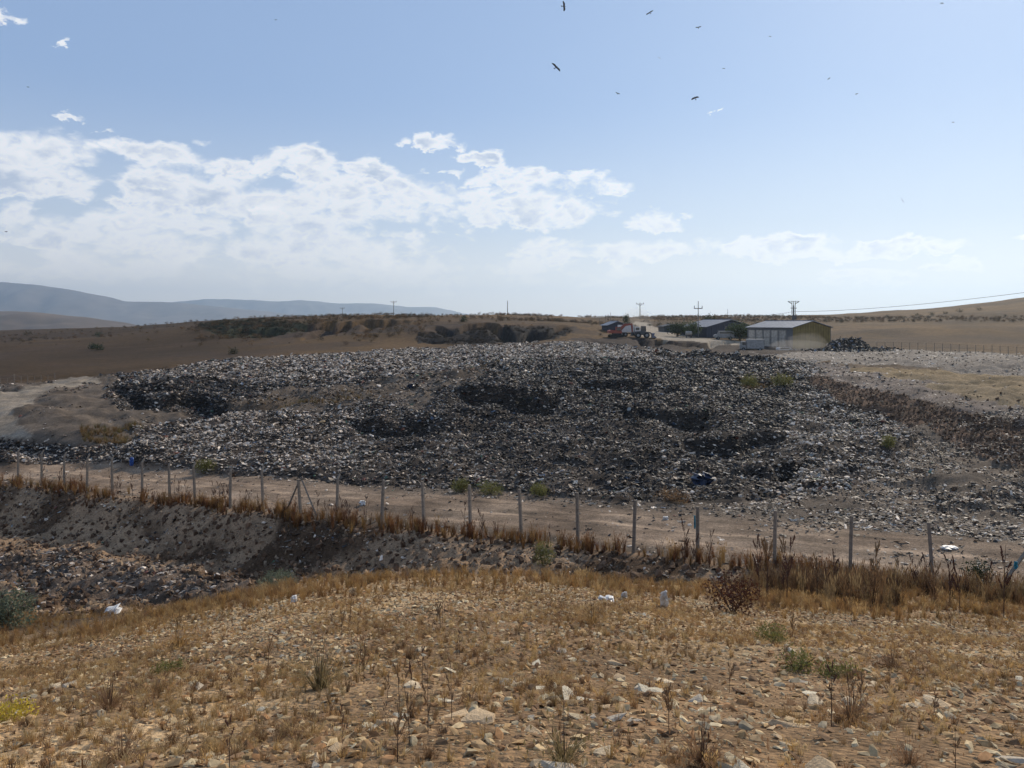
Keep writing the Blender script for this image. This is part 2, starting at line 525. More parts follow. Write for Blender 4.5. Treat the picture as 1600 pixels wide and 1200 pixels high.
def classify(X, Y, zb):
    px, py = proj(X, Y, zb)
    wx = fbm(X, Y, 6.0, 3, 5); wy = fbm(X, Y, 5.0, 3, 9)
    sc_ = np.clip(900 / np.maximum(Y, 5), 3, 14)
    pxw = px + wx * sc_ * 2.2; pyw = py + wy * sc_ * 0.8
    sdist, al = fence_sd(X, Y)
    far = sdist > 0
    c = {}
    c['road'] = (sst(sdist + wy * 0.5, 0.5, 1.3) * (1 - sst(sdist + wx * 1.2, 6.0, 8.0))) * (Y > 5)
    c['trash'] = (inpoly(pxw, pyw, P_TRASH) & far & (Y < 200)).astype(float)
    for k, p in (('crest', P_CREST), ('berm', P_BERM), ('yard', P_YARD), ('track', P_TRACK), ('bankd', P_BANKD)):
        c[k] = (inpoly(pxw, pyw, p) & far & (Y < 230)).astype(float)
    for k, p in (('black', P_BLACK), ('green', P_GREEN), ('roadfar', P_ROADFAR)):
        c[k] = (inpoly(px + wx * 6, py + wy * 2.5, p) & (Y > 150) & (Y < 420)).astype(float)
    c['ridge'] = (inpoly(pxw, pyw, P_RIDGE) & (~far) & (Y > 22)).astype(float)
    c['bank'] = ((~far) & (Y > 19) & (sdist > -14)).astype(float)
    c['knoll'] = 1 - sst(Y + wx * 3, 14, 18)
    c['px'] = px; c['py'] = py; c['sd'] = sdist; c['al'] = al
    return c


# steep faces that look towards the eye: px from, px to, distance, height, run-out
SCARPS = [(705, 885, 80, 2.9, 12), (535, 690, 67, 1.1, 7), (640, 760, 93, 1.6, 9), (885, 1030, 88, 1.5, 9), (165, 500, 86, 1.7, 10), (1050, 1250, 60, .9, 7),
          (1130, 1260, 47, .9, 6), (950, 1130, 70, 1.0, 8), (1040, 1130, 134, 1.2, 8), (1150, 1240, 126, 1.1, 9), (660, 900, 186, 3.0, 18), (330, 660, 212, 2.4, 16), (900, 1290, 166, 1.3, 9)]


def scarps(X, Y):
    u = 800 + F * X / np.maximum(Y, 1); z = np.zeros(len(X))
    for (a, b2, y0, h, run) in SCARPS:
        wn = sst(u, a, a + (b2 - a) * .22) * (1 - sst(u, b2 - (b2 - a) * .22, b2))
        ye = y0 + fbm(X, Y * .15, 7, 3, int(a)) * y0 * .11 + .04 * y0 * (1 - wn)
        d = ye - Y
        z -= h * wn * sst(d, -.3, h * .75) * (1 - sst(d, h, run))
    return z


def lumps(X, Y, c):
    t = np.clip(c['trash'] * (1 - c['bankd']) + c['crest'] * 0.5, 0, 1)
    z = t * (fbm(X, Y, 2.6, 4, 21, 0.6) * 0.55 + fbm(X, Y, 8.0, 3, 31, .6) * 0.95 * sst(c['sd'], 9, 16)) * (1 - .6 * sst(Y, 105, 140))
    z = z + scarps(X, Y)
    rub = np.clip(c['berm'] + c['ridge'], 0, 1)
    z = z + rub * fbm(X, Y, 1.4, 4, 41, 0.65) * 0.55
    bank = c['bank'] * (1 - c['ridge']) * (1 - c['knoll']) * sst(-c['sd'], 0.4, 2.5)
    # rills run down the bank
    al2 = c['al'] * 2.5 + c['sd'] * 0.35
    z = z + bank * (fbm(al2 * 2.2, c['sd'] * 0.5, 1.5, 3, 51) * 0.35 + fbm(X, Y, 0.9, 4, 57, 0.7) * 0.34)
    z = z + c['knoll'] * (fbm(X, Y, 1.2, 4, 61) * 0.10) * sst(Y, 1.0, 4.0)
    ru = np.exp(-((c['sd'] - 2.3) / 0.35) ** 2) + np.exp(-((c['sd'] - 4.3) / 0.35) ** 2)
    z = z + c['road'] * (fbm(X, Y, 2.5, 3, 71) * 0.10 - 0.05 * ru)
    sc_far = sst(Y, 110, 300) * (1 - sst(Y, 380, 900))
    z = z + sc_far * (1 - t) * fbm(X, Y, 30, 4, 81, 0.55) * 1.0 * (1 - c['bankd'])
    z = z + (c['black'] + c['green']) * fbm(X, Y, 4, 3, 91) * 1.6
    oth = sst(c['sd'], 8, 14) * (1 - t) * (1 - rub) * (1 - sst(Y, 110, 140))
    z = z + oth * fbm(X, Y, 3.0, 5, 95, .6) * 0.75
    z = z + sst(Y, 1200, 3500) * fbm(X, Y, 900, 3, 99) * 6
    return z


def height(X, Y, want=False):
    X = np.atleast_1d(np.asarray(X, float)); Y = np.atleast_1d(np.asarray(Y, float))
    sh = X.shape
    X = X.ravel(); Y = Y.ravel()
    zb = base_h(X, Y)
    c = classify(X, Y, zb)
    z = zb + lumps(X, Y, c) + EZ
    if want:
        return z, c
    return z.reshape(sh)


def ground(px, Y, sink=0.02):
    """a point on the terrain at photo column px and distance Y"""
    X = (px - 800) / F * Y
    return Vector((X, Y, float(height(X, Y)[0]) - sink))


rows = np.concatenate([np.linspace(-7, 1.5, 34, endpoint=False), np.linspace(1.5, 8, 150, endpoint=False), np.linspace(8, 20, 120, endpoint=False),
                       np.geomspace(20, 110, 330, endpoint=False), np.geomspace(110, 420, 150, endpoint=False), np.geomspace(420, 12500, 60)])
cu = np.linspace(-1, 1, 640)
cu = np.sign(cu) * (np.abs(cu) * 0.62 + np.abs(cu) ** 5 * 0.58)
GX = cu[None, :] * (rows[:, None] + U0); GY = np.repeat(rows[:, None], len(cu), 1)
GZ, GC = height(GX, GY, True)
GXr, GYr = GX.ravel(), GY.ravel()
nr, nc = GX.shape

CKEYS = ('road', 'trash', 'crest', 'berm', 'yard', 'track', 'bankd', 'black', 'green', 'roadfar', 'ridge', 'bank', 'knoll', 'px', 'py', 'sd', 'al')
GCK = {k: GC[k].reshape(nr, nc) for k in CKEYS}
GZ2 = GZ.reshape(nr, nc)


def height(X, Y, want=False):
    """the built surface itself, read off the grid"""
    X = np.atleast_1d(np.asarray(X, float)); Y = np.atleast_1d(np.asarray(Y, float)); sh = X.shape
    X = X.ravel(); Y = Y.ravel()
    r = np.clip(np.interp(Y, rows, np.arange(nr)), 0, nr - 1.001); q = np.clip(np.interp(X / (Y + U0), cu, np.arange(nc)), 0, nc - 1.001)
    i = r.astype(int); j = q.astype(int); fr = r - i; fq = q - j
    lerp = lambda G: (G[i, j] * (1 - fq) + G[i, j + 1] * fq) * (1 - fr) + (G[i + 1, j] * (1 - fq) + G[i + 1, j + 1] * fq) * fr
    z = lerp(GZ2)
    if want:
        return z, {k: lerp(GCK[k]) for k in CKEYS}
    return z.reshape(sh)


# ground colours, with some shade put in
def mixc(a, b, t):
    return a * (1 - t[:, None]) + b * t[:, None]


def colours(X, Y, c):
    n1 = np.clip(fbm(X, Y, 14, 4, 3) + 0.5, 0, 1); n2 = np.clip(fbm(X, Y, 2.5, 4, 13) + 0.5, 0, 1)
    n3 = np.clip(fbm(X, Y, 60, 4, 23) * 1.3 + 0.5, 0, 1)
    cv = lambda *a: np.array(a)[None, :] * np.ones((len(X), 1))
    hill = mixc(cv(.105, .062, .029), cv(.185, .107, .045), n3)
    hill = hill * (1 - .45 * (1 - sst(c['px'], 300, 640)))[:, None]  # left hills darkened for a cloud shadow, painted into the colour
    hill = mixc(hill, cv(.085, .055, .036), sst(n1, .55, .85) * .6)
    band = sst(np.abs(fbm(X * 0.15, Y, 22, 4, 29)), 0.0, 0.10)
    hill = mixc(cv(.09, .056, .034), hill, np.clip(band + .35, 0, 1))
    cut = inpoly(c['px'], c['py'] + 3 * vnoise(X / 9, Y / 9, 3), [(480, 504), (600, 505), (760, 507), (900, 511), (905, 518), (800, 517), (650, 518), (560, 523), (430, 528), (390, 526), (470, 515)]).astype(float) * (Y > 150) * (c['sd'] > 0)
    hill = mixc(hill, mixc(cv(.045, .030, .022), cv(.11, .072, .048), n2), cut * .85)
    far = mixc(cv(.22, .17, .11), cv(.42, .33, .21), sst(n3, .4, .65))
    col = mixc(hill, far, sst(Y, 600, 1100))
    dirt = mixc(cv(.13, .098, .072), cv(.23, .175, .128), n2)
    col = mixc(col, dirt, sst(c['sd'], -2, 1) * (1 - sst(Y + (n1 - .5) * 20, 100, 118)))
    plat = (inpoly(c['px'], c['py'], [(1300, 575), (1500, 580), (1900, 600), (1900, 700), (1600, 650), (1400, 600)]) & (c['sd'] > 0)).astype(float)
    col = mixc(col, mixc(cv(.30, .22, .13), cv(.36, .25, .13), n1), plat * .9)
    col = mixc(col, mixc(cv(.25, .205, .165), cv(.36, .30, .24), n2), c['yard'] * (1 - c['bankd']))
    col = mixc(col, mixc(cv(.30, .24, .175), cv(.42, .34, .255), n2), c['track'])
    col = mixc(col, mixc(cv(.25, .172, .115), cv(.38, .275, .19), n2), c['road'])
    rt = np.exp(-((c['sd'] + .25 * n1 - 2.3) / .28) ** 2) + np.exp(-((c['sd'] + .25 * n1 - 4.2) / .28) ** 2) + .6 * np.exp(-((c['sd'] + .8 * n1 - 5.9) / .2) ** 2)
    streak = fbm(c['al'] * .5, c['sd'], .45, 3, 111)
    col = col * (1 + c['road'] * (.42 * rt * sst(n2, .3, .6) + .55 * streak))[:, None]
    tr = mixc(cv(.045, .035, .028), cv(.105, .08, .062), n2)
    col = mixc(col, tr, c['trash'])
    col = mixc(col, mixc(cv(.20, .15, .115), cv(.32, .25, .20), n2), c['crest'] * (1 - c['trash']))
    col = mixc(col, mixc(cv(.13, .078, .050), cv(.24, .15, .10), n2), c['berm'] * (1 - c['crest']))
    col = mixc(col, mixc(cv(.060, .042, .033), cv(.095, .066, .05), n2), c['bankd'])
    col = mixc(col, cv(.44, .36, .27), c['roadfar'])
    col = mixc(col, cv(.032, .030, .030), c['black'] * .92)  # near black, so the colour carries the shade of the steep face
    col = mixc(col, cv(.05, .055, .03), c['green'] * .9)
    bank = mixc(cv(.13, .078, .045), cv(.42, .275, .165), sst(n2, .35, .65))
    col = mixc(col, bank, c['bank'] * (1 - c['road']))
    col = mixc(col, mixc(cv(.12, .082, .056), cv(.25, .18, .13), n2), c['ridge'])
    lowl = c['bank'] * sst(X, -8, -14) * (1 - sst(Y, 30, 33)) * (1 - c['ridge'])
    kn = mixc(cv(.33, .205, .108), cv(.60, .41, .225), sst(n2, .25, .75))
    kn = mixc(kn, cv(.33, .21, .11), sst(n1, .5, .8) * .6)
    col = mixc(col, kn, np.clip(c['knoll'] + lowl * .25, 0, 1))
    return col


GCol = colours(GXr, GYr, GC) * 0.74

gm = bpy.data.materials.new('bare_ground'); gm.use_nodes = True
t = NT(gm.node_tree)
b = gm.node_tree.nodes['Principled BSDF']
at_ = t.n('ShaderNodeAttribute'); at_.attribute_name = 'tint'
gp = t.n('ShaderNodeNewGeometry'); Ps = gp.outputs['Position']
n1 = t.noise(Ps, 0.9, 8, 0.68); n2 = t.noise(Ps, 9.0, 6, 0.7); n3 = t.noise(Ps, 0.06, 6, 0.6)
vo = t.n('ShaderNodeTexVoronoi'); t.put(vo.inputs['Vector'], Ps); vo.inputs['Scale'].default_value = 26.0
v_ = t.m('MULTIPLY', t.rng(n1, .3, .7, .62, 1.35), t.rng(n2, .3, .7, .62, 1.38))
v_ = t.m('MULTIPLY', v_, t.rng(n3, .35, .65, .85, 1.15))
pb = t.n('ShaderNodeSeparateColor'); t.put(pb.inputs[0], vo.outputs['Color'])
v_ = t.m('MULTIPLY', v_, t.rng(pb.outputs[0], 0, 1, .8, 1.25))
col = t.n('ShaderNodeVectorMath', operation='SCALE'); t.put(col.inputs[0], at_.outputs['Vector']); t.put(col.inputs[3], v_)
t.put(b.inputs['Base Color'], col.outputs[0])
b.inputs['Roughness'].default_value = 0.95
b.inputs['Specular IOR Level'].default_value = 0.12
bp = t.n('ShaderNodeBump'); bp.inputs['Strength'].default_value = 0.8; bp.inputs['Distance'].default_value = 0.04
t.put(bp.inputs['Height'], t.m('ADD', t.m('MULTIPLY', n1, 1.5), t.m('SUBTRACT', n2, t.m('MULTIPLY', vo.outputs['Distance'], .8))))
t.put(b.inputs['Normal'], bp.outputs[0])

# one height grid, handed out face by face to the ground, the roads, the landfill and the banks
idx = np.arange(nr * nc).reshape(nr, nc)
Q = np.stack([idx[:-1, :-1], idx[:-1, 1:], idx[1:, 1:], idx[1:, :-1]], -1).reshape(-1, 4)
fm = lambda k: GC[k][Q].mean(1)
owner = np.zeros(len(Q), int)
owner[fm('road') > .5] = 1
owner[(fm('track') > .5) & (owner == 0)] = 1
owner[fm('trash') > .5] = 2
owner[(fm('berm') > .5) & (owner == 0)] = 3
owner[(fm('roadfar') > .5)] = 4
owner[(fm('bankd') > .5)] = 5
owner[(fm('ridge') > .5)] = 6
names = {0: ('ground', 'dry stony brown ground from the knoll to the far slopes', 'ground'), 1: ('dirt_road', 'pale rutted dirt road between the post fence and the landfill', 'road'),
         2: ('landfill_ground', 'dark uneven soil under the spread of trash in the middle', 'landfill'),
         3: ('earth_berm', 'brown earth berm below the white littered crest on the right', 'berm'),
         4: ('yard_road', 'pale dirt road leading past the sheds to the horizon', 'road'),
         5: ('dirt_bank', 'dark brown dirt bank under the excavator and the trucks', 'bank'),
         6: ('rubble_ridge', 'low ridge of rubble and trash in the gully at left', 'ridge')}
SETTING = {}
V3 = np.stack([GXr, GYr, GZ.ravel()], -1)
for k, (nm, lb, ct) in names.items():
    q = Q[owner == k]
    if not len(q): continue
    used, inv = np.unique(q, return_inverse=True)
    me = mesh_np(nm, V3[used], inv.reshape(-1, 4))
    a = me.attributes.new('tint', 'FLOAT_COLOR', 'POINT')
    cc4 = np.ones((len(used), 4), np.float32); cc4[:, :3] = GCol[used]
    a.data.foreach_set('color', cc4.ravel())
    me.polygons.foreach_set('use_smooth', np.ones(len(q), bool))
    SETTING[nm] = link(nm, me, gm, label=lb, kind='structure')

# ------------------------------------------------------------------ mountains far behind, left
def range_mesh(name, prof, Y0, depth, mcol, label, seed):
    """prof: skyline rows (px, py); a body that falls away in front and behind"""
    px = np.linspace(prof[0][0], prof[-1][0], 260)
    py = np.interp(px, [p[0] for p in prof], [p[1] for p in prof])
    ny = 60
    vs = []
    s = np.linspace(0, 1, ny)
    shape = np.where(s < .6, sst(s, 0, .6), 1 - sst(s, .6, 1.0))
    XX = ((px - 800) / F * Y0)[None, :] * np.ones((ny, 1))
    YY = Y0 - depth * .6 + depth * s[:, None] * np.ones((1, len(px)))
    top = ((HOR - py) / F * Y0)[None, :]
    rid = 1 - 1.6 * np.abs(fbm(XX, YY * .7, depth * .35, 5, seed, .55))
    mod = 1 + (rid - 1) * np.sin(np.pi * np.clip(s / .6, 0, 1))[:, None] * .55
    ZZ = EZ - 45 + (top + 45) * shape[:, None] * mod + fbm(XX, YY, depth * .1, 3, seed + 3) * depth * .006
    ii = np.arange(ny * len(px)).reshape(ny, len(px))
    q = np.stack([ii[:-1, :-1], ii[:-1, 1:], ii[1:, 1:], ii[1:, :-1]], -1).reshape(-1, 4)
    me = mesh_np(name, np.stack([XX.ravel(), YY.ravel(), ZZ.ravel()], -1), q)
    me.polygons.foreach_set('use_smooth', np.ones(len(q), bool))
    m = mat(name + '_soil', mcol, .95, .35, .004)
    return link(name, me, m, label=label, kind='structure')


range_mesh('mountain_range', [(-900, 470), (-500, 448), (-200, 438), (0, 441), (60, 445), (120, 455), (160, 462), (190, 471), (280, 473), (330, 478), (420, 487), (520, 500), (700, 520)],
           8000, 2200, (.16, .125, .095), 'long blue hazy mountain range on the left horizon', 5)
range_mesh('distant_mountains', [(100, 520), (230, 478), (290, 470), (320, 467), (400, 468.5), (430, 471), (470, 469), (530, 474), (580, 474), (640, 480), (680, 480), (720, 489), (760, 497), (850, 520)],
           11300, 2200, (.15, .13, .11), 'paler blue mountains fading out behind the poles', 8)
range_mesh('near_hill', [(-900, 478), (-300, 482), (0, 485), (60, 488), (130, 495), (170, 501), (230, 511), (300, 520)],
           2300, 700, (.15, .105, .07), 'dark brown hill in front of the blue mountains at far left', 12)

# ------------------------------------------------------------------ scattered stuff: geometry-node instances of small real meshes
PROTO = bpy.data.collections.new('piece_kinds')


def proto_mesh(vs, fs, m, name):
    me = bpy.data.meshes.new(name); me.from_pydata([tuple(v) for v in vs], [], [tuple(f) for f in fs]); me.update()
    me.materials.append(m)
    return me


def stone_mesh(name, m, flat=0.35, npt=12, seed=0):
    rr = random.Random(seed)
    bm = bmesh.new()
    for _ in range(npt):
        v = Vector((rr.gauss(0, 1), rr.gauss(0, 1), rr.gauss(0, 1))).normalized() * rr.uniform(.8, 1.0)
        v.z = max(-.8, min(.8, v.z * 1.25))
        bm.verts.new((v.x * .5 * rr.uniform(.8, 1.15), v.y * .38, v.z * .5 * flat))
    r = bmesh.ops.convex_hull(bm, input=bm.verts)
    bmesh.ops.delete(bm, geom=[g for g in r['geom_interior'] if isinstance(g, bmesh.types.BMVert)], context='VERTS')
    me = bpy.data.meshes.new(name); bm.to_mesh(me); bm.free(); me.materials.append(m)
    return me


def bag_mesh(name, m, seed=0, flat=.55):
    rr = random.Random(seed)
    bm = bmesh.new()
    bmesh.ops.create_icosphere(bm, subdivisions=1 if seed % 2 else 2, radius=.5)
    st = rr.uniform(.6, 1.4)
    for v in bm.verts:
        v.co *= rr.uniform(.55, 1.15)
        v.co.x *= st; v.co.z *= flat
    me = bpy.data.meshes.new(name); bm.to_mesh(me); bm.free(); me.materials.append(m)
    return me


def scrap_mesh(name, m, seed=0):
    rr = random.Random(seed)
    vs = []; n = 4
    for i in range(n):
        for j in range(n):
            vs.append(((i / (n - 1) - .5) * rr.uniform(.8, 1.2), (j / (n - 1) - .5) * .7 * rr.uniform(.7, 1.3), rr.uniform(-.16, .2)))
    fs = [(i * n + j, i * n + j + 1, (i + 1) * n + j + 1, (i + 1) * n + j) for i in range(n - 1) for j in range(n - 1)]
    return proto_mesh(vs, fs, m, name)


def tuft_mesh(name, m, seed=0, n=26, spread=.28, lean=.45, w_=.012, heads=False):
    """a tuft one unit tall"""
    rr = random.Random(seed); vs = []; fs = []
    for _ in range(n):
        a = rr.uniform(0, 6.283); r0 = rr.uniform(0, .10); h = rr.uniform(.45, 1.0)
        l = rr.uniform(.05, lean) * h; b0 = Vector((math.cos(a) * r0, math.sin(a) * r0, 0))
        d = Vector((math.cos(a + rr.uniform(-.5, .5)), math.sin(a), 0)) * l
        mid = b0 + d * .35 + Vector((0, 0, h * .6)); tip = b0 + d * (1 + spread) + Vector((0, 0, h))
        s = Vector((-math.sin(a), math.cos(a), 0)) * w_
        if rr.random() < .5: s = Vector((w_, 0, 0))
        k = len(vs)
        vs += [b0 - s, b0 + s, mid + s * .8, mid - s * .8, tip]
        fs += [(k, k + 1, k + 2, k + 3), (k + 3, k + 2, k + 4)]
        if heads and rr.random() < .5:
            k = len(vs); e = Vector((w_ * 2.2, 0, 0)); q = Vector((0, 0, .09))
            vs += [tip - q, tip + e, tip + q, tip - e]; fs.append((k, k + 1, k + 2, k + 3))
    return proto_mesh(vs, fs, m, name)


def scatter(name, X, Y, Z, scale, rot, tint, meshes, label, pick=None, parent=None, extra=None):
    """one object whose points each carry a copy of one of the meshes"""
    col = bpy.data.collections.new(name + '_kinds')
    for i, me in enumerate(meshes):
        o = bpy.data.objects.new('%s_kind_%02d' % (name, i), me)
        col.objects.link(o)
    n = len(X)
    me = bpy.data.meshes.new(name)
    me.vertices.add(n)
    me.vertices.foreach_set('co', np.stack([X, Y, Z], -1).astype(np.float32).ravel())
    a = me.attributes.new('tint', 'FLOAT_VECTOR', 'POINT'); a.data.foreach_set('vector', tint.astype(np.float32).ravel())
    a = me.attributes.new('siz', 'FLOAT_VECTOR', 'POINT'); a.data.foreach_set('vector', scale.astype(np.float32).ravel())
    a = me.attributes.new('rot', 'FLOAT_VECTOR', 'POINT'); a.data.foreach_set('vector', rot.astype(np.float32).ravel())
    a = me.attributes.new('pick', 'INT', 'POINT')
    pick = RNG.integers(0, len(meshes), n) if pick is None else pick
    a.data.foreach_set('value', pick.astype(np.int32))
    o = link(name, me, None, parent)
    o['kind'] = 'stuff'
    if label: o['label'] = label
    ng = bpy.data.node_groups.new(name + '_scatter', 'GeometryNodeTree')
    ng.interface.new_socket('Geometry', in_out='INPUT', socket_type='NodeSocketGeometry')
    ng.interface.new_socket('Geometry', in_out='OUTPUT', socket_type='NodeSocketGeometry')
    N = ng.nodes; L = ng.links
    gi = N.new('NodeGroupInput'); go = N.new('NodeGroupOutput')
    ci = N.new('GeometryNodeCollectionInfo'); ci.inputs['Collection'].default_value = col
    ci.inputs['Separate Children'].default_value = True; ci.inputs['Reset Children'].default_value = True
    iop = N.new('GeometryNodeInstanceOnPoints'); iop.inputs['Pick Instance'].default_value = True
    def na(nm, ty):
        x = N.new('GeometryNodeInputNamedAttribute'); x.data_type = ty; x.inputs['Name'].default_value = nm
        return x.outputs['Attribute']
    L.new(gi.outputs[0], iop.inputs['Points']); L.new(ci.outputs[0], iop.inputs['Instance'])
    L.new(na('pick', 'INT'), iop.inputs['Instance Index'])
    e2r = N.new('FunctionNodeEulerToRotation'); L.new(na('rot', 'FLOAT_VECTOR'), e2r.inputs[0])
    L.new(e2r.outputs[0], iop.inputs['Rotation']); L.new(na('siz', 'FLOAT_VECTOR'), iop.inputs['Scale'])
    L.new(iop.outputs[0], go.inputs[0])
    md = o.modifiers.new('scatter', 'NODES'); md.node_group = ng
    return o


def wedge(n, y0, y1, half=.74, power=1.0):
    """points in the wedge the camera can see and a little beyond, evenly on the ground when power is 1"""
    u = RNG.random(n)
    Y = np.sqrt(y0 ** 2 + u * (y1 ** 2 - y0 ** 2)) if power == 1 else y0 * (y1 / y0) ** u
    X = (RNG.random(n) * 2 - 1) * half * (Y + 2.5)
    return X, Y


def rot_any(n, tilt=.5):
    return np.stack([RNG.normal(0, tilt, n), RNG.normal(0, tilt, n), RNG.random(n) * 6.283], -1)


m_trash = mat_tint('trash_plastic', .65, .0, .3)
m_stone = mat_tint('broken_limestone', .9, .0, .15)
m_grass = mat_tint('dry_grass_blades', .7, .45, .15)

trash_meshes = [bag_mesh('crumpled_bag', m_trash, s, .6) for s in range(1, 8)] + [scrap_mesh('torn_scrap', m_trash, s) for s in range(9)]
PAL = np.array([(.028, .027, .030), (.045, .05, .06), (.09, .075, .065), (.16, .13, .11), (.30, .28, .26), (.52, .50, .48), (.78, .77, .76), (.30, .36, .42), (.10, .16, .28), (.30, .07, .05), (.08, .17, .13), (.42, .30, .12)])
PAL[9] = (.17, .07, .055); PAL[11] = (.26, .21, .13)
PAL = PAL * np.array([1.20, 1.0, .80]) * .84
PR_DARK = np.array([.44, .22, .14, .08, .05, .025, .012, .02, .008, .005, .003, .001])
PR_MID = np.array([.25, .15, .15, .13, .12, .085, .055, .03, .014, .012, .007, .004])
PR_LIGHT = np.array([.13, .09, .12, .15, .18, .16, .11, .035, .01, .010, .005, .004])
PR_BROWN = np.array([.05, .03, .30, .34, .15, .06, .03, .01, .005, .01, .005, .005])


def pickcol(n, pr):
    pr = pr / pr.sum()
    k = RNG.choice(len(PAL), n, p=pr)
    return PAL[k] * RNG.uniform(.75, 1.2, (n, 1))


def trash_layer(n, y0, y1, size0, size1, power=1):
    X, Y = wedge(n, y0, y1, .72, power)
    z, c = height(X, Y, True)
    px, py = c['px'], c['py']
    dark = inpoly(px, py, [(165, 600), (300, 596), (420, 600), (480, 600), (420, 640), (200, 648)]) | inpoly(px, py, [(640, 600), (760, 572), (1000, 562), (1250, 580), (1230, 610), (1000, 625), (860, 665), (720, 665), (690, 625)]) | inpoly(px, py, [(540, 655), (680, 650), (690, 680), (600, 710)])  # dark zones: black bags, and shade put into the tint as well
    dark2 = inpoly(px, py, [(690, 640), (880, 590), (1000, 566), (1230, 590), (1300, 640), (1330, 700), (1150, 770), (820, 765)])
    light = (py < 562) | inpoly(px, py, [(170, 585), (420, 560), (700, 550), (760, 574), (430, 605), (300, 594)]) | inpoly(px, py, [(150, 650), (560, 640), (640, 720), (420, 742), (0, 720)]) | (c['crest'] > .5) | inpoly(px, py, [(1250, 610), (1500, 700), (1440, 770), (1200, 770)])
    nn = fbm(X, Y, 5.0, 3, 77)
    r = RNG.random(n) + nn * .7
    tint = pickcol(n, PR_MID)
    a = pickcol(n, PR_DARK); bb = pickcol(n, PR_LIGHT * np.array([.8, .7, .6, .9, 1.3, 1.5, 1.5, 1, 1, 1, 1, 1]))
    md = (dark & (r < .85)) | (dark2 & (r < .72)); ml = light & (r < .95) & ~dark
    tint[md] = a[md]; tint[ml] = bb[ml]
    return X, Y, z, c, tint


def emit_trash(name, label, n, y0, y1, size0, size1, power, keepf, tf=None, zoff=.25, light=None, flat=1.0):
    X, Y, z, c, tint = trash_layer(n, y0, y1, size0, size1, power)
    k = keepf(X, Y, c) > RNG.random(n)
    X, Y, z, tint = X[k], Y[k], z[k], tint[k]
    if tf is not None: tint = tf(X, Y, tint, {q: v[k] for q, v in c.items()})
    n = len(X)
    s = RNG.uniform(0, 1, n) ** 3.2 * (size1 - size0) + size0
    s = s * np.clip(Y / 75, .8, 1.5)
    st = np.where(RNG.random(n) < .16, RNG.uniform(1.2, 2.0, n), 1.0)
    sc3 = np.stack([s * st, s * RNG.uniform(.45, 1, n), s * RNG.uniform(.4, .95, n) * flat], -1)
    return scatter(name, X, Y, z + s * zoff * flat, sc3, rot_any(n, .33), tint, trash_meshes, label)


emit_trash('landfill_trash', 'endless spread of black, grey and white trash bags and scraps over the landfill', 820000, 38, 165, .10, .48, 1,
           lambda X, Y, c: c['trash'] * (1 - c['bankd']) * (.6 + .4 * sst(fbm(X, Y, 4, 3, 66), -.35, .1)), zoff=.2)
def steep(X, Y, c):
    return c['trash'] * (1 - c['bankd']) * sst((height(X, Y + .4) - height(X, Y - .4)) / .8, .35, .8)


emit_trash('face_trash', 'dark trash bags, shade put into their tint, tumbled down the steep faces of the landfill', 420000, 42, 100, .14, .50, 1, steep,
           lambda X, Y, t_, c: np.where((RNG.random(len(X)) < .8)[:, None], pickcol(len(X), PR_DARK), pickcol(len(X), PR_MID)), zoff=.1)  # mostly dark picks, putting the shade of the faces into the tint
emit_trash('strip_litter', 'thin brown and pale litter over the bare strips between the trash heaps', 200000, 52, 115, .10, .50, 1,
           lambda X, Y, c: (c['sd'] > 8) * (1 - c['trash']) * (1 - c['track']) * np.clip(np.where(c['px'] > 300, .42, .10) + .7 * fbm(X, Y, 4.0, 3, 119), 0, .8) * (c['px'] < 900),
           lambda X, Y, t_, c: np.where((RNG.random(len(X)) < .6)[:, None], pickcol(len(X), PR_BROWN), pickcol(len(X), PR_MID)), zoff=.12, flat=.7)
emit_trash('plateau_litter', 'pale litter thinly spread over the crest and yard at right', 90000, 46, 165, .12, .42, 1,
           lambda X, Y, c: c['crest'] * .95 * (1 - c['trash']) + c['yard'] * .30 * (1 - c['bankd']) +
           .07 * inpoly(c['px'], c['py'], [(1300, 570), (1900, 590), (1900, 700), (1600, 655), (1400, 600)]) * (c['sd'] > 0),
           lambda X, Y, t_, c: pickcol(len(X), PR_LIGHT * np.array([.5, .5, .8, 1, 1.3, 1.5, 1.8, 1, 1, 1, 1, 1])), zoff=.1, flat=.5)
emit_trash('roadside_litter', 'scattered litter and scraps on the dirt along the road', 300000, 22, 62, .05, .34, 1,
           lambda X, Y, c: (1 - c['trash']) * (1 - c['knoll']) * np.clip(
               .035 * (c['sd'] > 0) + .95 * sst(c['px'], 1000, 1200) * sst(fbm(X, Y, 3.0, 3, 19), -.35, .15) * sst(c['sd'], 6, 8) +
               .35 * sst(c['px'], 1100, 1300) * sst(fbm(X, Y, 2.0, 3, 49), .0, .3) * (c['sd'] > 0) +
               .25 * (np.abs(c['sd'] - 7.5) < .8) + .12 * (np.abs(c['sd'] + .5) < 1.4) + .05 * (c['sd'] < 0), 0, 1),
           lambda X, Y, t_, c: np.where((RNG.random(len(X)) < .55)[:, None], pickcol(len(X), PR_BROWN), pickcol(len(X), PR_LIGHT)), zoff=.12, flat=.6)
emit_trash('ridge_rubble', 'grey and white rubble and trash heaped along the ridge in the gully', 120000, 24, 46, .07, .42, 1,
           lambda X, Y, c: c['ridge'] * np.clip(.45 + 1.2 * fbm(X, Y, 2.5, 3, 145), .05, 1) + c['bank'] * .13 * sst(fbm(X, Y, 2.0, 3, 45), -.15, .3) * (1 - c['knoll']) * (c['sd'] < -1),
           lambda X, Y, t_, c: np.where((RNG.random(len(X)) < .55)[:, None], pickcol(len(X), PR_BROWN * np.array([1, 1, .6, 1, 1.6, 1.6, 1, 1, 1, 1, 1, 1])), pickcol(len(X), PR_LIGHT)), zoff=.12)


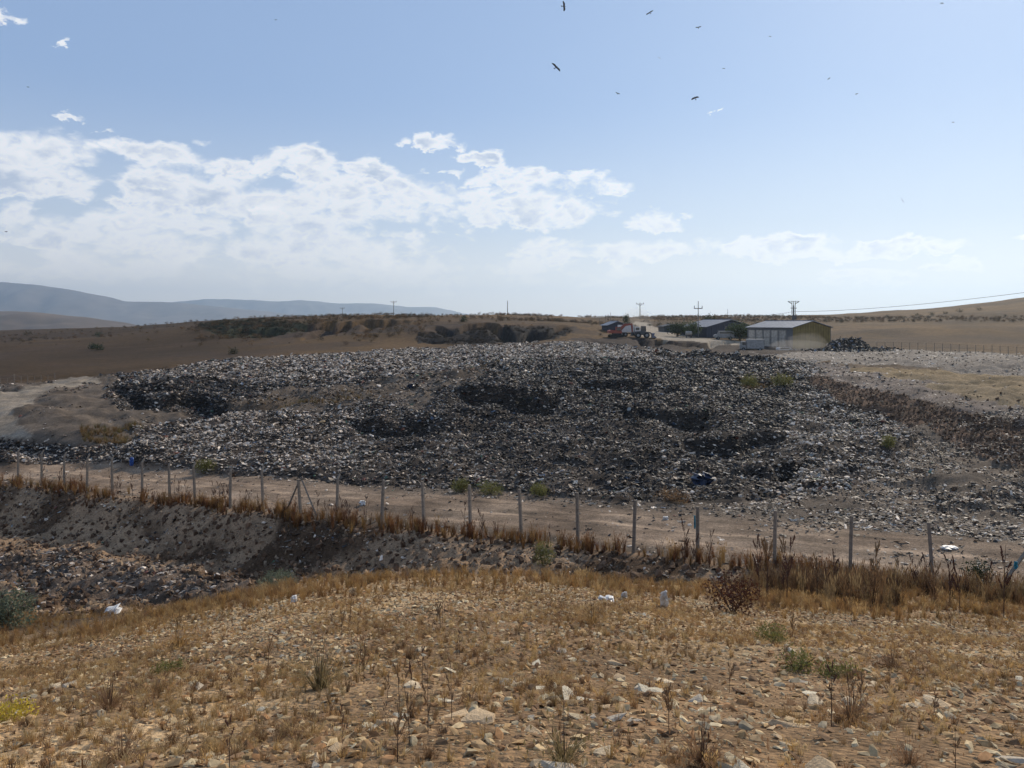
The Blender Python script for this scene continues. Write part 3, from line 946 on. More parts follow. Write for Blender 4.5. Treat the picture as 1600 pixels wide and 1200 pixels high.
# clods of earth on the berm and the bank
def clods(name, label, n, y0, y1, s0, s1, keepf, cols, parent=None, flat=.9, half=.72):
    X, Y = wedge(n, y0, y1, half)
    z, c = height(X, Y, True)
    k = keepf(X, Y, c) > RNG.random(n)
    X, Y, z = X[k], Y[k], z[k]; n = len(X)
    s = RNG.random(n) ** (5 if s1 < .1 else 3) * (s1 - s0) + s0
    cols = np.array(cols)
    tint = cols[RNG.integers(0, len(cols), n)] * RNG.uniform(.55, 1.0, (n, 1))
    sc3 = np.stack([s, s * RNG.uniform(.7, 1.1, n), s * flat * RNG.uniform(.8, 1.3, n)], -1)
    return scatter(name, X, Y, z + s * .08, sc3, rot_any(n, .25), tint, stone_round if flat > .8 else stone_flat, label, parent=parent)


stone_round = [stone_mesh('clod', m_stone, 1.0, 11, s) for s in range(8)]
stone_flat = [stone_mesh('stone', m_stone, .5, 12, 40 + s) for s in range(12)]
clods('earth_clods', 'brown clods of earth covering the berm and banks', 380000, 24, 130, .06, .42,
      lambda X, Y, c: c['berm'] * .95 + .05 * (c['sd'] > 9) * (1 - c['trash']) * (c['px'] > 1000) * (Y < 70) + c['bank'] * .75 * (1 - c['knoll']) * (c['sd'] < -.5) * (Y < 60),
      [(.15, .09, .055), (.21, .13, .08), (.28, .18, .115), (.38, .27, .175), (.12, .072, .045)])

# ------------------------------------------------------------------ stones of the knoll
SC = [tuple(np.array(q) * (1.24, 1.14, .94)) for q in [(.42, .28, .16), (.52, .37, .23), (.60, .47, .31), (.64, .54, .39), (.38, .22, .12), (.46, .39, .30), (.26, .17, .11), (.50, .34, .19), (.22, .14, .09)]]


def knoll_keep(X, Y, c):
    d = .68 + .9 * fbm(X, Y, 1.6, 3, 15) + .15 * sst(X / np.maximum(Y, 1), -.2, .5)
    return c['knoll'] * np.clip(d, .06, 1) * (1 - sst(c['al'] * 0 + Y - (11.5 + 1.2 * fbm(X, Y, 2, 2, 6)), 0, 2.5) * .8)


clods('gravel', 'tan and white broken limestone gravel strewn over the foreground knoll', 290000, 1.8, 17, .016, .099, knoll_keep, SC, parent=SETTING['ground'], flat=.6, half=.74)
big = []
X, Y = wedge(2600, 2.3, 14, .70, 0)
z, c = height(X, Y, True)
k = (knoll_keep(X, Y, c) > RNG.random(len(X)) * .8)
X, Y, z = X[k][:250], Y[k][:250], z[k][:250]
slab_mats = [mat('limestone_%s' % nme, tuple(q * .95 for q in cl), .9, .22, 14, bump=.5) for nme, cl in (('cream', (.66, .51, .33)), ('tan', (.58, .41, .24)), ('white', (.70, .60, .43)), ('grey', (.52, .43, .32)))]
slabs = []
for s in range(16):
    me = stone_mesh('stone', slab_mats[s % 4], random.Random(s).choice([.16, .2, .25, .34]), 15, 90 + s)
    slabs.append(me)
for i in range(len(X)):
    o = bpy.data.objects.new('stone', slabs[i % 16]); C.objects.link(o); o.parent = SETTING['ground']
    s = random.uniform(.06, .12) * (1 + Y[i] * .02) * (1.6 if (random.random() < .12 and Y[i] < 7) else 1)
    o.location = (X[i], Y[i], z[i] + s * .01)
    o.rotation_euler = (random.gauss(0, .16) - .12, random.gauss(0, .16), random.uniform(0, 6.28)); o.scale = (s, s * random.uniform(.7, 1.1), s)

for i in range(46):
    o = bpy.data.objects.new('stone', slabs[(i * 5) % 16]); C.objects.link(o); o.parent = SETTING['ground']
    y_ = 2.7 + 3.2 * random.random() ** 1.4; x_ = random.uniform(-.15, .72) * y_ if i % 3 else random.uniform(-.7, .7) * y_
    s = random.uniform(.13, .26); g0 = float(height(x_, y_)[0])
    o.location = (x_, y_, g0 + s * .0); o.rotation_euler = (random.gauss(0, .14) - .15, random.gauss(0, .14), random.uniform(0, 6.28)); o.scale = (s, s * random.uniform(.5, .9), s * .75)

# ------------------------------------------------------------------ grass
tufts = [tuft_mesh('tuft', m_grass, s, 30, .3, .6, .010) for s in range(6)] + [tuft_mesh('tall_tuft', m_grass, 20 + s, 34, .2, .3, .008, True) for s in range(4)]
GOLD = np.array([(.48, .30, .12), (.38, .22, .09), (.56, .39, .19), (.28, .16, .08), (.40, .23, .09)])
RUST = np.array([(.20, .09, .04), (.26, .12, .05), (.16, .075, .04), (.30, .16, .06)])


def grass(name, label, n, y0, y1, keepf, h0, h1, pal=GOLD, half=.74, power=1, wide=1.0, pk=None):
    X, Y = wedge(n, y0, y1, half, power)
    z, c = height(X, Y, True)
    k = keepf(X, Y, c) > RNG.random(n)
    X, Y, z = X[k], Y[k], z[k]; n = len(X)
    s = RNG.uniform(h0, h1, n)
    tint = pal[RNG.integers(0, len(pal), n)] * RNG.uniform(.55, 1.0, (n, 1))
    sc3 = np.stack([s * wide, s * wide, s], -1)
    pick = RNG.integers(0, 10, n) if pk is None else RNG.integers(pk[0], pk[1], n)
    return scatter(name, X, Y, z - .01, sc3, rot_any(n, .10), tint, tufts, label, pick=pick)


edge = lambda X, Y: 10.8 + 1.0 * fbm(X, Y, 2.5, 2, 88)
grass('dry_grass', 'thin dry golden grass growing between the stones of the knoll', 22000, 1.9, 16,
      lambda X, Y, c: c['knoll'] * np.clip(.07 + 1.9 * sst(fbm(X, Y, 1.3, 3, 33), .05, .35), 0, 1) * .8, .03, .11, np.array([(.52, .34, .15), (.36, .22, .10), (.24, .14, .07), (.44, .32, .16)]))
grass('flat_straw', 'fine flattened straw and dead stems between the stones of the knoll', 60000, 1.9, 14,
      lambda X, Y, c: c['knoll'] * np.clip(.35 + 1.3 * fbm(X, Y, .9, 3, 133), 0, 1), .03, .085, np.array([(.66, .43, .18), (.48, .29, .13), (.27, .155, .08), (.70, .50, .25)]), wide=1.7)
grass('golden_grass', 'band of taller golden orange grass along the brow of the knoll', 60000, 8.5, 27,
      lambda X, Y, c: np.clip(sst(Y - edge(X, Y), 0, 2.0) * (1 - sst(Y - np.where(c['px'] > 1050, 18, 16.5), 0, 4)) + (c['px'] < 260) * sst(Y, 10, 12) * (1 - sst(Y, 24, 27)) * .8, 0, 1) * np.clip(.40 + 1.3 * fbm(X, Y, 1.7, 3, 35), .03, 1) * (1 - c['ridge']) * (1 - .5 * sst(Y, 13.5, 15.5) * (c['px'] < 1050)),
      .09, .26)
def al_ramp(al):
    return .35 + .65 * np.clip(np.interp(al, [-4, 0, 3, 5, 6.5, 8, 9.5, 12, 14, 14.6, 15, 17, 18, 22, 30], [1, .8, .3, .5, .2, .9, .7, 1, 1, 1, .1, .45, .6, 1, 1]), 0, 1)
grass('fence_grass', 'rust brown grass standing thick along the foot of the post fence', 150000, 20, 66,
      lambda X, Y, c: np.exp(-((c['sd'] + .25 + .4 * fbm(X, Y, 2, 2, 8)) / .50) ** 2) * al_ramp(c['al']) * np.clip(.65 + 1.5 * fbm(X, Y, 1.6, 3, 121), .02, 1) * .85, .22, .85, np.concatenate([RUST, GOLD[:2] * .8]), wide=.8)
grass('far_grass', 'patches of dry and olive grass between the trash heaps', 260000, 55, 110,
      lambda X, Y, c: np.clip(inpoly(c['px'], c['py'], [(125, 672), (210, 664), (235, 676), (200, 694), (130, 692)]) * .45 + inpoly(c['px'], c['py'], [(380, 630), (470, 620), (600, 612), (600, 622), (470, 636), (385, 640)]) * .25
                              + inpoly(c['px'], c['py'], [(1150, 594), (1245, 590), (1245, 603), (1160, 608)]) * .25, 0, 1) * np.clip(.5 + 1.5 * fbm(X, Y, 2.5, 3, 73), 0, 1), .2, .6,
      np.array([(.28, .18, .08), (.17, .14, .06), (.24, .15, .07)]), wide=1.3)
grass('weed_thicket', 'thicket of brown weeds and grass at the right end of the knoll', 60000, 10, 27,
      lambda X, Y, c: sst(c['px'], 1080, 1300) * sst(Y, 12.5, 14.5) * (1 - sst(Y, 21, 24)) * np.clip(.12 + .9 * fbm(X, Y, 1.5, 3, 37), 0, 1), .25, .7,
      np.array([(.17, .10, .055), (.24, .14, .07), (.11, .065, .04), (.30, .21, .11)]), wide=.8)

# ------------------------------------------------------------------ plants that stand alone
m_leaf = {k: mat('leaves_' + k, v, .7, .3, 3, trans=.3) for k, v in dict(sage=(.15, .17, .11), dark=(.035, .05, .022), olive=(.17, .16, .05), yellow=(.55, .42, .06), green=(.07, .09, .035), rust=(.09, .035, .022), brown=(.20, .12, .06), lime=(.19, .18, .055), scrub=(.07, .062, .035)).items()}
m_stem = mat('woody_stem', (.12, .075, .045), .85, .2)
m_dark_stem = mat('dark_dry_stem', (.07, .04, .028), .85, .2)


def foliage(n, rx, ry, rz, leaf, seed, clump=10, zc=None):
    r = np.random.default_rng(seed)
    ncl = max(1, n // clump)
    d = r.normal(size=(ncl, 3)); d /= np.linalg.norm(d, axis=1)[:, None]
    cen = d * (r.random((ncl, 1)) ** .45) * np.array([rx, ry, rz]); cen[:, 2] += rz if zc is None else zc
    cen[:, 2] = np.maximum(cen[:, 2], .02)
    ctr = np.repeat(cen, clump, 0) + r.normal(size=(ncl * clump, 3)) * leaf * 2.0
    m = len(ctr)
    a = r.normal(size=(m, 3)); a /= np.linalg.norm(a, axis=1)[:, None]
    b_ = np.cross(a, r.normal(size=(m, 3))); b_ /= np.linalg.norm(b_, axis=1)[:, None]
    L = leaf * r.uniform(.6, 1.3, (m, 1))
    v = np.stack([ctr - a * L, ctr + b_ * L * .45, ctr + a * L, ctr - b_ * L * .45], 1).reshape(-1, 3)
    f = np.arange(m * 4).reshape(-1, 4)
    return mesh_np('leaves', v, f)


def shrub(name, label, cat, p, rx, rz, leaf, kind, n=900, seed=1, group=None, stems=7, ry=None, trunk=False):
    t_ = thing(name, label, cat, p, random.uniform(0, 6.28), group)
    link('crown' if trunk else 'foliage', foliage(n, rx, ry or rx, rz, leaf, seed, zc=(rz * 1.5 if trunk else rz * .9)), m_leaf[kind], t_, kind='stuff')
    mb = MB(); rr = random.Random(seed)
    if trunk:
        mb.tube([(0, 0, -.2), (rx * .05, 0, rz * .8), (0, rx * .05, rz * 1.6)], rx * .09, rx * .04, 6)
    for _ in range(stems):
        a = rr.uniform(0, 6.28); z0 = rz * .6 if trunk else 0
        mb.tube([(0, 0, z0), (math.cos(a) * rx * .35, math.sin(a) * rx * .35, z0 + rz * .7), (math.cos(a) * rx * .75, math.sin(a) * rx * .75, z0 + rz * 1.3)], rx * .028, rx * .010, 3)
    mb.build('trunk' if trunk else 'stem', m_stem, t_)
    return t_


def low(px, py, Y0, Y1):
    """terrain distance where photo point (px, py) meets the ground between Y0 and Y1"""
    Y = np.linspace(Y0, Y1, 160); X = (px - 800) / F * Y
    z = height(X, Y) - EZ; r = HOR - F * z / Y
    return float(Y[int(np.argmin(np.abs(r - py)))])


def gp_(px, py, Y0, Y1):
    return ground(px, low(px, py, Y0, Y1))


shrub('sage_bush', 'large grey green sage bush at the left edge of the picture', 'bush', gp_(12, 982, 16, 30), .62, .45, .035, 'sage', 2600, 3, 'grey green bushes in the gully')
shrub('sage_bush', 'grey green bush at the end of the rubble ridge', 'bush', gp_(434, 927, 20, 30), .70, .42, .035, 'sage', 2600, 4, 'grey green bushes in the gully')
shrub('broom_bush', 'upright yellow green bush between knoll and fence, below the middle posts', 'bush', gp_(849, 882, 18, 29), .42, .48, .03, 'lime', 1500, 5)
for px, py, w_, kd, lb in ((322, 738, 22, 'lime', 'lone small yellow green bush beside the road at left'),
                           (720, 766, 24, 'olive', 'smallest olive bush beside the road, leftmost of the middle three'),
                           (765, 770, 36, 'olive', 'widest olive bush beside the road behind the fence'),
                           (842, 774, 26, 'lime', 'rounded yellow bush beside the road, right of the wide olive bush'),
                           (1052, 785, 40, 'brown', 'spreading tan bush at the landfill edge above a fence post'),
                           (1388, 698, 16, 'olive', 'tiny dark olive bush on the dirt at the foot of the berm'),
                           (1170, 606, 22, 'olive', 'olive bush at the left end of the grassy hollow in the trash'),
                           (1222, 603, 24, 'olive', 'olive bush at the right end of the grassy hollow in the trash')):
    Y = low(px, py, 36, 110)
    shrub('roadside_bush', lb, 'bush', ground(px, Y), w_ / F * Y * .75, 10 / F * Y, Y * .0011, kd, 1100, int(px), 'bushes beside the road and trash', ry=w_ / F * Y * .5)
shrub('yellow_flower_bush', 'clump of bright yellow flowers at the lower left edge', 'plant', gp_(18, 1128, 3.5, 6), .13, .07, .010, 'yellow', 1000, 9)
shrub('yellow_flower_bush', 'pale yellow flowering plant among white stones at right', 'plant', gp_(1245, 1045, 5, 8), .17, .08, .012, 'lime', 700, 10)
shrub('ground_bush', 'flat bright green cushion plant on the left of the knoll', 'plant', gp_(262, 1052, 4, 9), .16, .04, .012, 'olive', 900, 11)
shrub('ground_bush', 'olive cushion plant just right of the pale yellow plant', 'plant', gp_(1315, 1055, 4, 9), .15, .03, .012, 'olive', 700, 12)
shrub('ground_bush', 'small olive bush on the right above the yellow plant', 'plant', gp_(1205, 1005, 6, 9), .17, .10, .012, 'olive', 900, 13)
shrub('rust_bush', 'dense dark rust red bush at the right brow of the knoll', 'bush', gp_(1145, 958, 10, 15), .42, .30, .022, 'rust', 1500, 14)
shrub('green_bush', 'dark green bush behind the last fence post at right', 'bush', gp_(1527, 915, 20, 26), .42, .45, .04, 'dark', 900, 15)

# round dry tufts one can tell apart
TUF = [(170, 1108, 44, 'round dark brown tuft at the left above the bottom corner'), (190, 1190, 60, 'largest brown tuft, at the bottom left edge of the picture'),
       (735, 1100, 26, 'small round tuft on bare gravel in the middle foreground'), (755, 1150, 28, 'low orange cushion tuft above the big slabs at bottom middle'),
       (280, 1012, 40, 'pale gold tuft on the upper left of the knoll'), (560, 990, 26, 'small gold tuft on the upper middle of the knoll'),
       (640, 1030, 36, 'tall sparse tuft with dark stalks in the middle of the knoll'), (925, 975, 44, 'orange tuft below the white plastic bag'),
       (500, 1075, 70, 'wide olive brown tuft left of the middle of the knoll'), (880, 1195, 70, 'olive brown tuft at the bottom edge right of the middle'),
       (1095, 1190, 70, 'brown green tuft at the bottom edge between pale slabs'), (1420, 1190, 46, 'round grey brown tuft at the bottom right'),
       (1395, 1045, 36, 'small brown tuft on the right of the knoll'), (455, 1150, 44, 'pale grey cushion tuft at the lower left middle'),
       (1330, 1130, 60, 'reddish brown bushy tuft right of the middle foreground')]
tm = {k: mat('tuft_' + k, v, .75, .25, 4, trans=.4) for k, v in dict(gold=(.36, .22, .09), brown=(.22, .13, .07), green=(.20, .17, .07))}.items() if False else None
tuft_mats = [mat('tuft_gold', (.38, .23, .09), .75, .25, 4, trans=.4), mat('tuft_brown', (.24, .14, .075), .75, .25, 4, trans=.4), mat('tuft_olive', (.21, .16, .075), .75, .25, 4, trans=.4)]
for i, (px, py, h_, lb) in enumerate(TUF):
    Y = low(px, py, 2.4, 14)
    kind = 2 if 'olive' in lb else (0 if ('gold' in lb or 'orange' in lb) else 1)
    t_ = thing('grass_tuft', lb, 'grass tuft', ground(px, Y), random.uniform(0, 6), 'dry grass tufts on the knoll')
    nb = 130 if h_ > 50 else 110
    me = tuft_mesh('blades', tuft_mats[kind], 300 + i, nb, .3, 1.2 if 'sparse' not in lb else .4, .008 if 'sparse' not in lb else .007, True)
    o = link('blades', me, None, t_, kind='stuff'); s = h_ / F * Y; o.scale = (s * 1.35, s * 1.35, s * .85)
    me2 = tuft_mesh('dry_stalk', m_dark_stem, 400 + i, 9, .1, .35, .006, True)
    o = link('dry_stalk', me2, None, t_, kind='stuff'); o.scale = (s, s, s * 1.5)


# tall dead weeds with seed heads
def weed_parts(seed, h=1.0, branches=7):
    rr = random.Random(seed); st = MB(); hd = MB()
    lx, ly = rr.uniform(-.12, .12), rr.uniform(-.12, .12)
    pt = lambda s: Vector((lx * s * s * h, ly * s * s * h, s * h))
    st.tube([pt(0) - Vector((0, 0, .03)), pt(.35), pt(.7), pt(1)], .006 * h + .002, .002, 4)
    for _ in range(branches):
        s0 = rr.uniform(.3, .9); a = rr.uniform(0, 6.28); l = rr.uniform(.10, .28) * h
        p0 = pt(s0); p1 = p0 + Vector((math.cos(a) * l * .45, math.sin(a) * l * .45, l))
        st.tube([p0, (p0 + p1) / 2 + Vector((math.cos(a) * l * .1, 0, -.02)), p1], .0035 * h, .0015, 3)
        for q in range(5):
            c_ = p0.lerp(p1, .4 + .14 * q); w2 = .011 * h * rr.uniform(.7, 1.5)
            hd.add([c_ + Vector((w2, 0, 0)), c_ + Vector((0, w2, 0)), c_ - Vector((w2, 0, 0)), c_ - Vector((0, w2, 0)), c_ + Vector((0, 0, w2 * 2.6)), c_ - Vector((0, 0, w2 * 1.5))],
                   [(0, 1, 4), (1, 2, 4), (2, 3, 4), (3, 0, 4), (1, 0, 5), (2, 1, 5), (3, 2, 5), (0, 3, 5)])
    return st, hd


m_head = mat('seed_heads_dark', (.095, .045, .03), .85, .3)
m_head2 = mat('seed_heads_tan', (.26, .16, .08), .85, .3)
WP = []
for s in range(6):
    st, hd = weed_parts(500 + s, 1.0, 9 if s < 4 else 4)
    w0 = thing('dead_weed', 'x', 'weed', (0, 0, -40))
    a_ = st.build('stalk', m_dark_stem, w0); b_ = hd.build('seed_head', m_head if s % 2 == 0 else m_head2, w0, kind='stuff')
    WP.append((w0, [a_, b_])); w0['used'] = 0


def weed(kind, p, h_, label, group):
    w0, ch = WP[kind]
    if w0['used'] == 0:
        r = w0; kids = ch
    else:
        r = w0.copy(); C.objects.link(r)
        for c_ in ch:
            k_ = c_.copy(); C.objects.link(k_); k_.parent = r
    w0['used'] = 1
    r.location = p; r.scale = (h_, h_, h_); r.rotation_euler = (0, 0, random.uniform(0, 6.28)); r['label'] = label; r['group'] = group


for (px, py, hp, lb) in ((1070, 888, 78, 'tallest dark red weed, just left of the post with a turquoise rag'), (1082, 890, 60, 'dark red weed leaning against the post with a turquoise rag'),
                         (1108, 890, 62, 'single bent weed right of the post with a turquoise rag')):
    Y = low(px, py, 22, 32)
    for _ in range(1):
        weed(0 if px < 1090 else 2, ground(px, Y), hp / F * Y, lb, 'dark weeds by the rag post')
LBR = 'dark dried weed stalk in the thicket at the right'
for i in range(64):
    px = random.choice([random.uniform(1180, 1290), random.uniform(1300, 1480), random.uniform(1100, 1600)])
    Y = random.uniform(12.5, 21)
    weed(i % 4, ground(px, Y), random.uniform(.5, 1.15), LBR + (' near the second to last post' if px < 1400 else ' near the last post'), 'dark weeds in the right thicket')
LBF = 'rust brown weed at the foot of the fence'
for i in range(60):
    al = random.choice([random.uniform(5, 21), random.uniform(9, 15)]); sdv = random.uniform(-.7, .5)
    X = 13.5 - 2.18 * al + NX * sdv; Y = 24.5 + 1.229 * al + NY * sdv
    weed((i % 3) * 2 % 6, Vector((X, Y, float(height(X, Y)[0]))), random.uniform(.7, 1.5), LBF + (' right of the middle' if al < 9 else ' around the braced post' if al < 13 else ' among the left posts'), 'rust brown weeds along the fence')
LBK = 'thin dry weed stalk rising from the knoll stones'
for i in range(48):
    Y = 2.8 + 8 * random.random() ** 1.3; px = random.choice([random.uniform(0, 1600), random.uniform(1000, 1500), random.uniform(560, 700), random.uniform(520, 760)])
    weed(4 + i % 2 if i % 3 else 1, ground(px, Y), random.uniform(.14, .36), LBK + (' on the left' if px < 560 else ' in the middle' if px < 1000 else ' on the right'), 'thin weed stalks on the knoll')

# ------------------------------------------------------------------ post fence
m_conc = mat('weathered_concrete', (.23, .19, .15), .9, .25, 9, bump=.4)
m_wire = mat('rusty_wire', (.10, .075, .06), .6, .2, 5, metal=.5)
fence = thing('post_fence', 'long fence of slim concrete posts with thin wires along the dirt road', 'fence', (0, 0, 0))
pm = MB(); pm.box((0, 0, .97), (.10, .10, 2.06), 0, .9)
pm.add([(-.045, -.045, 2.0), (.045, -.045, 2.0), (.045, .045, 2.0), (-.045, .045, 2.0), (-.03, -.17, 2.2), (.03, -.17, 2.2), (.03, -.12, 2.23), (-.03, -.12, 2.23)],
       [(0, 1, 5, 4), (1, 2, 6, 5), (2, 3, 7, 6), (3, 0, 4, 7), (4, 5, 6, 7)])
pm_me = bpy.data.meshes.new('post_bent'); pm_me.from_pydata(pm.v, [], pm.f); pm_me.materials.append(m_conc)
ps = MB(); ps.box((0, 0, .97), (.11, .11, 2.06), 0, .92)
ps_me = bpy.data.meshes.new('post_plain'); ps_me.from_pydata(ps.v, [], ps.f); ps_me.materials.append(m_conc)
PXS = [1458, 1328, 1210, 1090, 990, 903, 815, 735, 661, 596, 526, 470, 411, 358, 305, 265, 222, 176, 136, 100, 65, 28, -8, -48]
PTOP = [817, 806, 797, 792, 781, 770, 764, 758, 753, 750, 748, 749, 735, 735, 729, 727, 722, 718, 716, 712, 709, 705, 703, 700]
tops = []
for i, px in enumerate(PXS):
    Y = 24.5 + 1.229 * i; X = (px - 800) / F * Y
    if i in (13, 8): X += .05
    zt = EZ + (HOR - PTOP[i]) / F * Y
    bent = i >= 10 and i not in (11,)
    zb_ = float(height(X, Y)[0])
    hgt = zt - zb_
    o = bpy.data.objects.new('post', pm_me if bent else ps_me); C.objects.link(o); o.parent = fence
    s = max(.8, min(1.25, hgt / (2.0 if not bent else 2.0)))
    o.location = (X, Y, zt - 2.0 * s); o.scale = (1, 1, s)
    o.rotation_euler = (random.gauss(0, .03), random.gauss(0, .032), math.atan2(NX, NY) * -1 + math.pi)
    tops.append(Vector((X, Y, zt - 2.0 * s)))
# braces lean against two of the posts
for i in (11,):
    p = tops[i]
    dv = Vector((-.871, .491, 0))
    for sgn in (1, -1):
        q = p + dv * sgn * 1.15
        mb = MB(); mb.tube([Vector((q.x, q.y, float(height(q.x, q.y)[0]) - .1)), p + Vector((0, 0, 1.85)) + dv * sgn * .06], .05, .045, 4)
        mb.build('brace', m_conc, fence)
# strands
for hgt in (.45, 1.0, 1.5, 1.92):
    mb = MB()
    for a, b2 in zip(tops[:-1], tops[1:]):
        p0 = a + Vector((0, -.06, hgt)); p1 = b2 + Vector((0, -.06, hgt)); mid = (p0 + p1) / 2 - Vector((0, 0, .05))
        mb.tube([p0, mid, p1], .005, .005, 3)
    mb.build('wire', m_wire, fence)
# the post at the right edge has fallen over
t_ = thing('leaning_post', 'grey concrete post leaning steeply at the right edge with a blue bag', 'post', ground(1562, 24.2))
mb = MB(); mb.tube([(0, 0, -.1), (1.05, .1, 1.25)], .06, .06, 4); mb.build('shaft', m_conc, t_)
m_cloth_b = mat('turquoise_plastic', (.03, .25, .33), .5, .2, 8, trans=.2)


def rag(name, label, p, sx, sz, m, seed, cat='rag'):
    rr = random.Random(seed); n = 6; vs = []; fs = []
    for i in range(n):
        for j in range(n):
            u = i / (n - 1) - .5; v = j / (n - 1)
            vs.append((u * sx * (1 - .45 * abs(v - .4)) + rr.gauss(0, sx * .06), rr.gauss(0, sx * .18), v * sz + rr.gauss(0, sz * .05)))
    k = len(vs)
    vs += [(x + .01, y + sx * .22 + .02, z) for x, y, z in vs]
    for i in range(n - 1):
        for j in range(n - 1):
            a = i * n + j
            fs += [(a, a + 1, a + n + 1, a + n), (k + a, k + a + n, k + a + n + 1, k + a + 1)]
    for i in range(n - 1):
        for a, b2 in ((i, i + 1), ((n - 1) * n + i + 1, (n - 1) * n + i), ((i + 1) * n, i * n), (i * n + n - 1, (i + 1) * n + n - 1)):
            fs.append((a, k + a, k + b2, b2))
    me = bpy.data.meshes.new(name); me.from_pydata(vs, [], fs); me.update(); me.materials.append(m)
    return link(name, me, None, None, label=label, category=cat) if True else None


def put(o, p, rz=0.0):
    o.location = p; o.rotation_euler = (0, 0, rz); return o


put(rag('plastic_bag', 'small blue bag snagged on the leaning post at the right edge', 0, .12, .24, m_cloth_b, 1, 'bag'), ground(1562, 24.2) + Vector((.42, -.15, .55)))
put(rag('rag', 'thin turquoise rag tied to the left of a fence post', 0, .07, .5, m_cloth_b, 2), Vector((tops[3].x - .13, tops[3].y - .12, tops[3].z + 1.2)))
m_film = mat('clear_plastic_film', (.62, .60, .58), .35, .2, 10, trans=.5)
m_white = mat('white_plastic', (.74, .72, .69), .5, .15, 8, trans=.2)
p = gp_(1037, 950, 9, 14); put(rag('plastic_bag', 'upright translucent white plastic bag on the brow of the knoll', 0, .12, .24, m_film, 3, 'bag'), p)
p = gp_(975, 936, 9, 14.5); put(rag('plastic_bag', 'thin grey plastic bag caught in grass left of the upright bag', 0, .09, .11, m_film, 4, 'bag'), p)
p = gp_(947, 938, 9, 14.5); put(rag('plastic_bag', 'flat white bag lying in the grass on the brow', 0, .22, .06, m_white, 5, 'bag'), p)
p = gp_(175, 967, 20, 30); put(rag('plastic_bag', 'lone lumpy white sack on brown ground in the left gully', 0, .42, .28, m_white, 6, 'bag'), p)
p = gp_(458, 945, 11, 16); put(rag('plastic_bag', 'small white bag in the golden grass below the grey green bush', 0, .08, .12, m_white, 7, 'bag'), p)
p = gp_(566, 790, 33, 42); put(rag('plastic_bag', 'round white bag lying on the road near the middle posts', 0, .35, .26, m_white, 8, 'bag'), p)
p = gp_(1485, 858, 24.8, 32); put(rag('plastic_sheet', 'flat white sheet on the dirt just right of the last fence post', 0, .6, .10, m_white, 9, 'sheet'), p)
p = gp_(1040, 812, 30, 38); put(rag('plastic_bag', 'white scrap on the road between two right fence posts', 0, .25, .16, m_white, 10, 'bag'), p)
m_blue = mat('blue_tarp', (.012, .022, .055), .5, .2, 5)
p = gp_(1098, 758, 38, 50); put(rag('tarp', 'dark blue tarp lump at the front edge of the trash', 0, 1.1, .6, m_blue, 11, 'tarp'), p)
p = gp_(642, 607, 80, 105); put(rag('tarp', 'small dark blue bundle on the brown strip in the trash', 0, .9, .6, m_blue, 12, 'tarp'), p)
p = gp_(205, 728, 52, 60); put(rag('drum', 'small bright blue item upright at the trash edge behind left posts', 0, .25, .6, mat('bright_blue_plastic', (.03, .10, .35), .5), 13, 'container'), p)

# ------------------------------------------------------------------ buildings
m_roof = mat('grey_sheet_roof', (.17, .18, .205), .55, .25, .8, metal=.25)
m_navy = mat('navy_sheet_wall', (.022, .026, .045), .6, .2, 2)
m_yel = mat('yellow_sheet_wall', (.17, .125, .042), .8, .3, .7)
m_grey = mat('grey_wall', (.12, .12, .125), .8, .2, 2)
m_panel = mat('pale_wall_panel', (.36, .325, .28), .7, .3, 2)
m_glass = mat('dark_glass', (.02, .025, .03), .15, .1, 2)
m_steel = mat('dark_steel', (.05, .05, .055), .6, .2, 3)


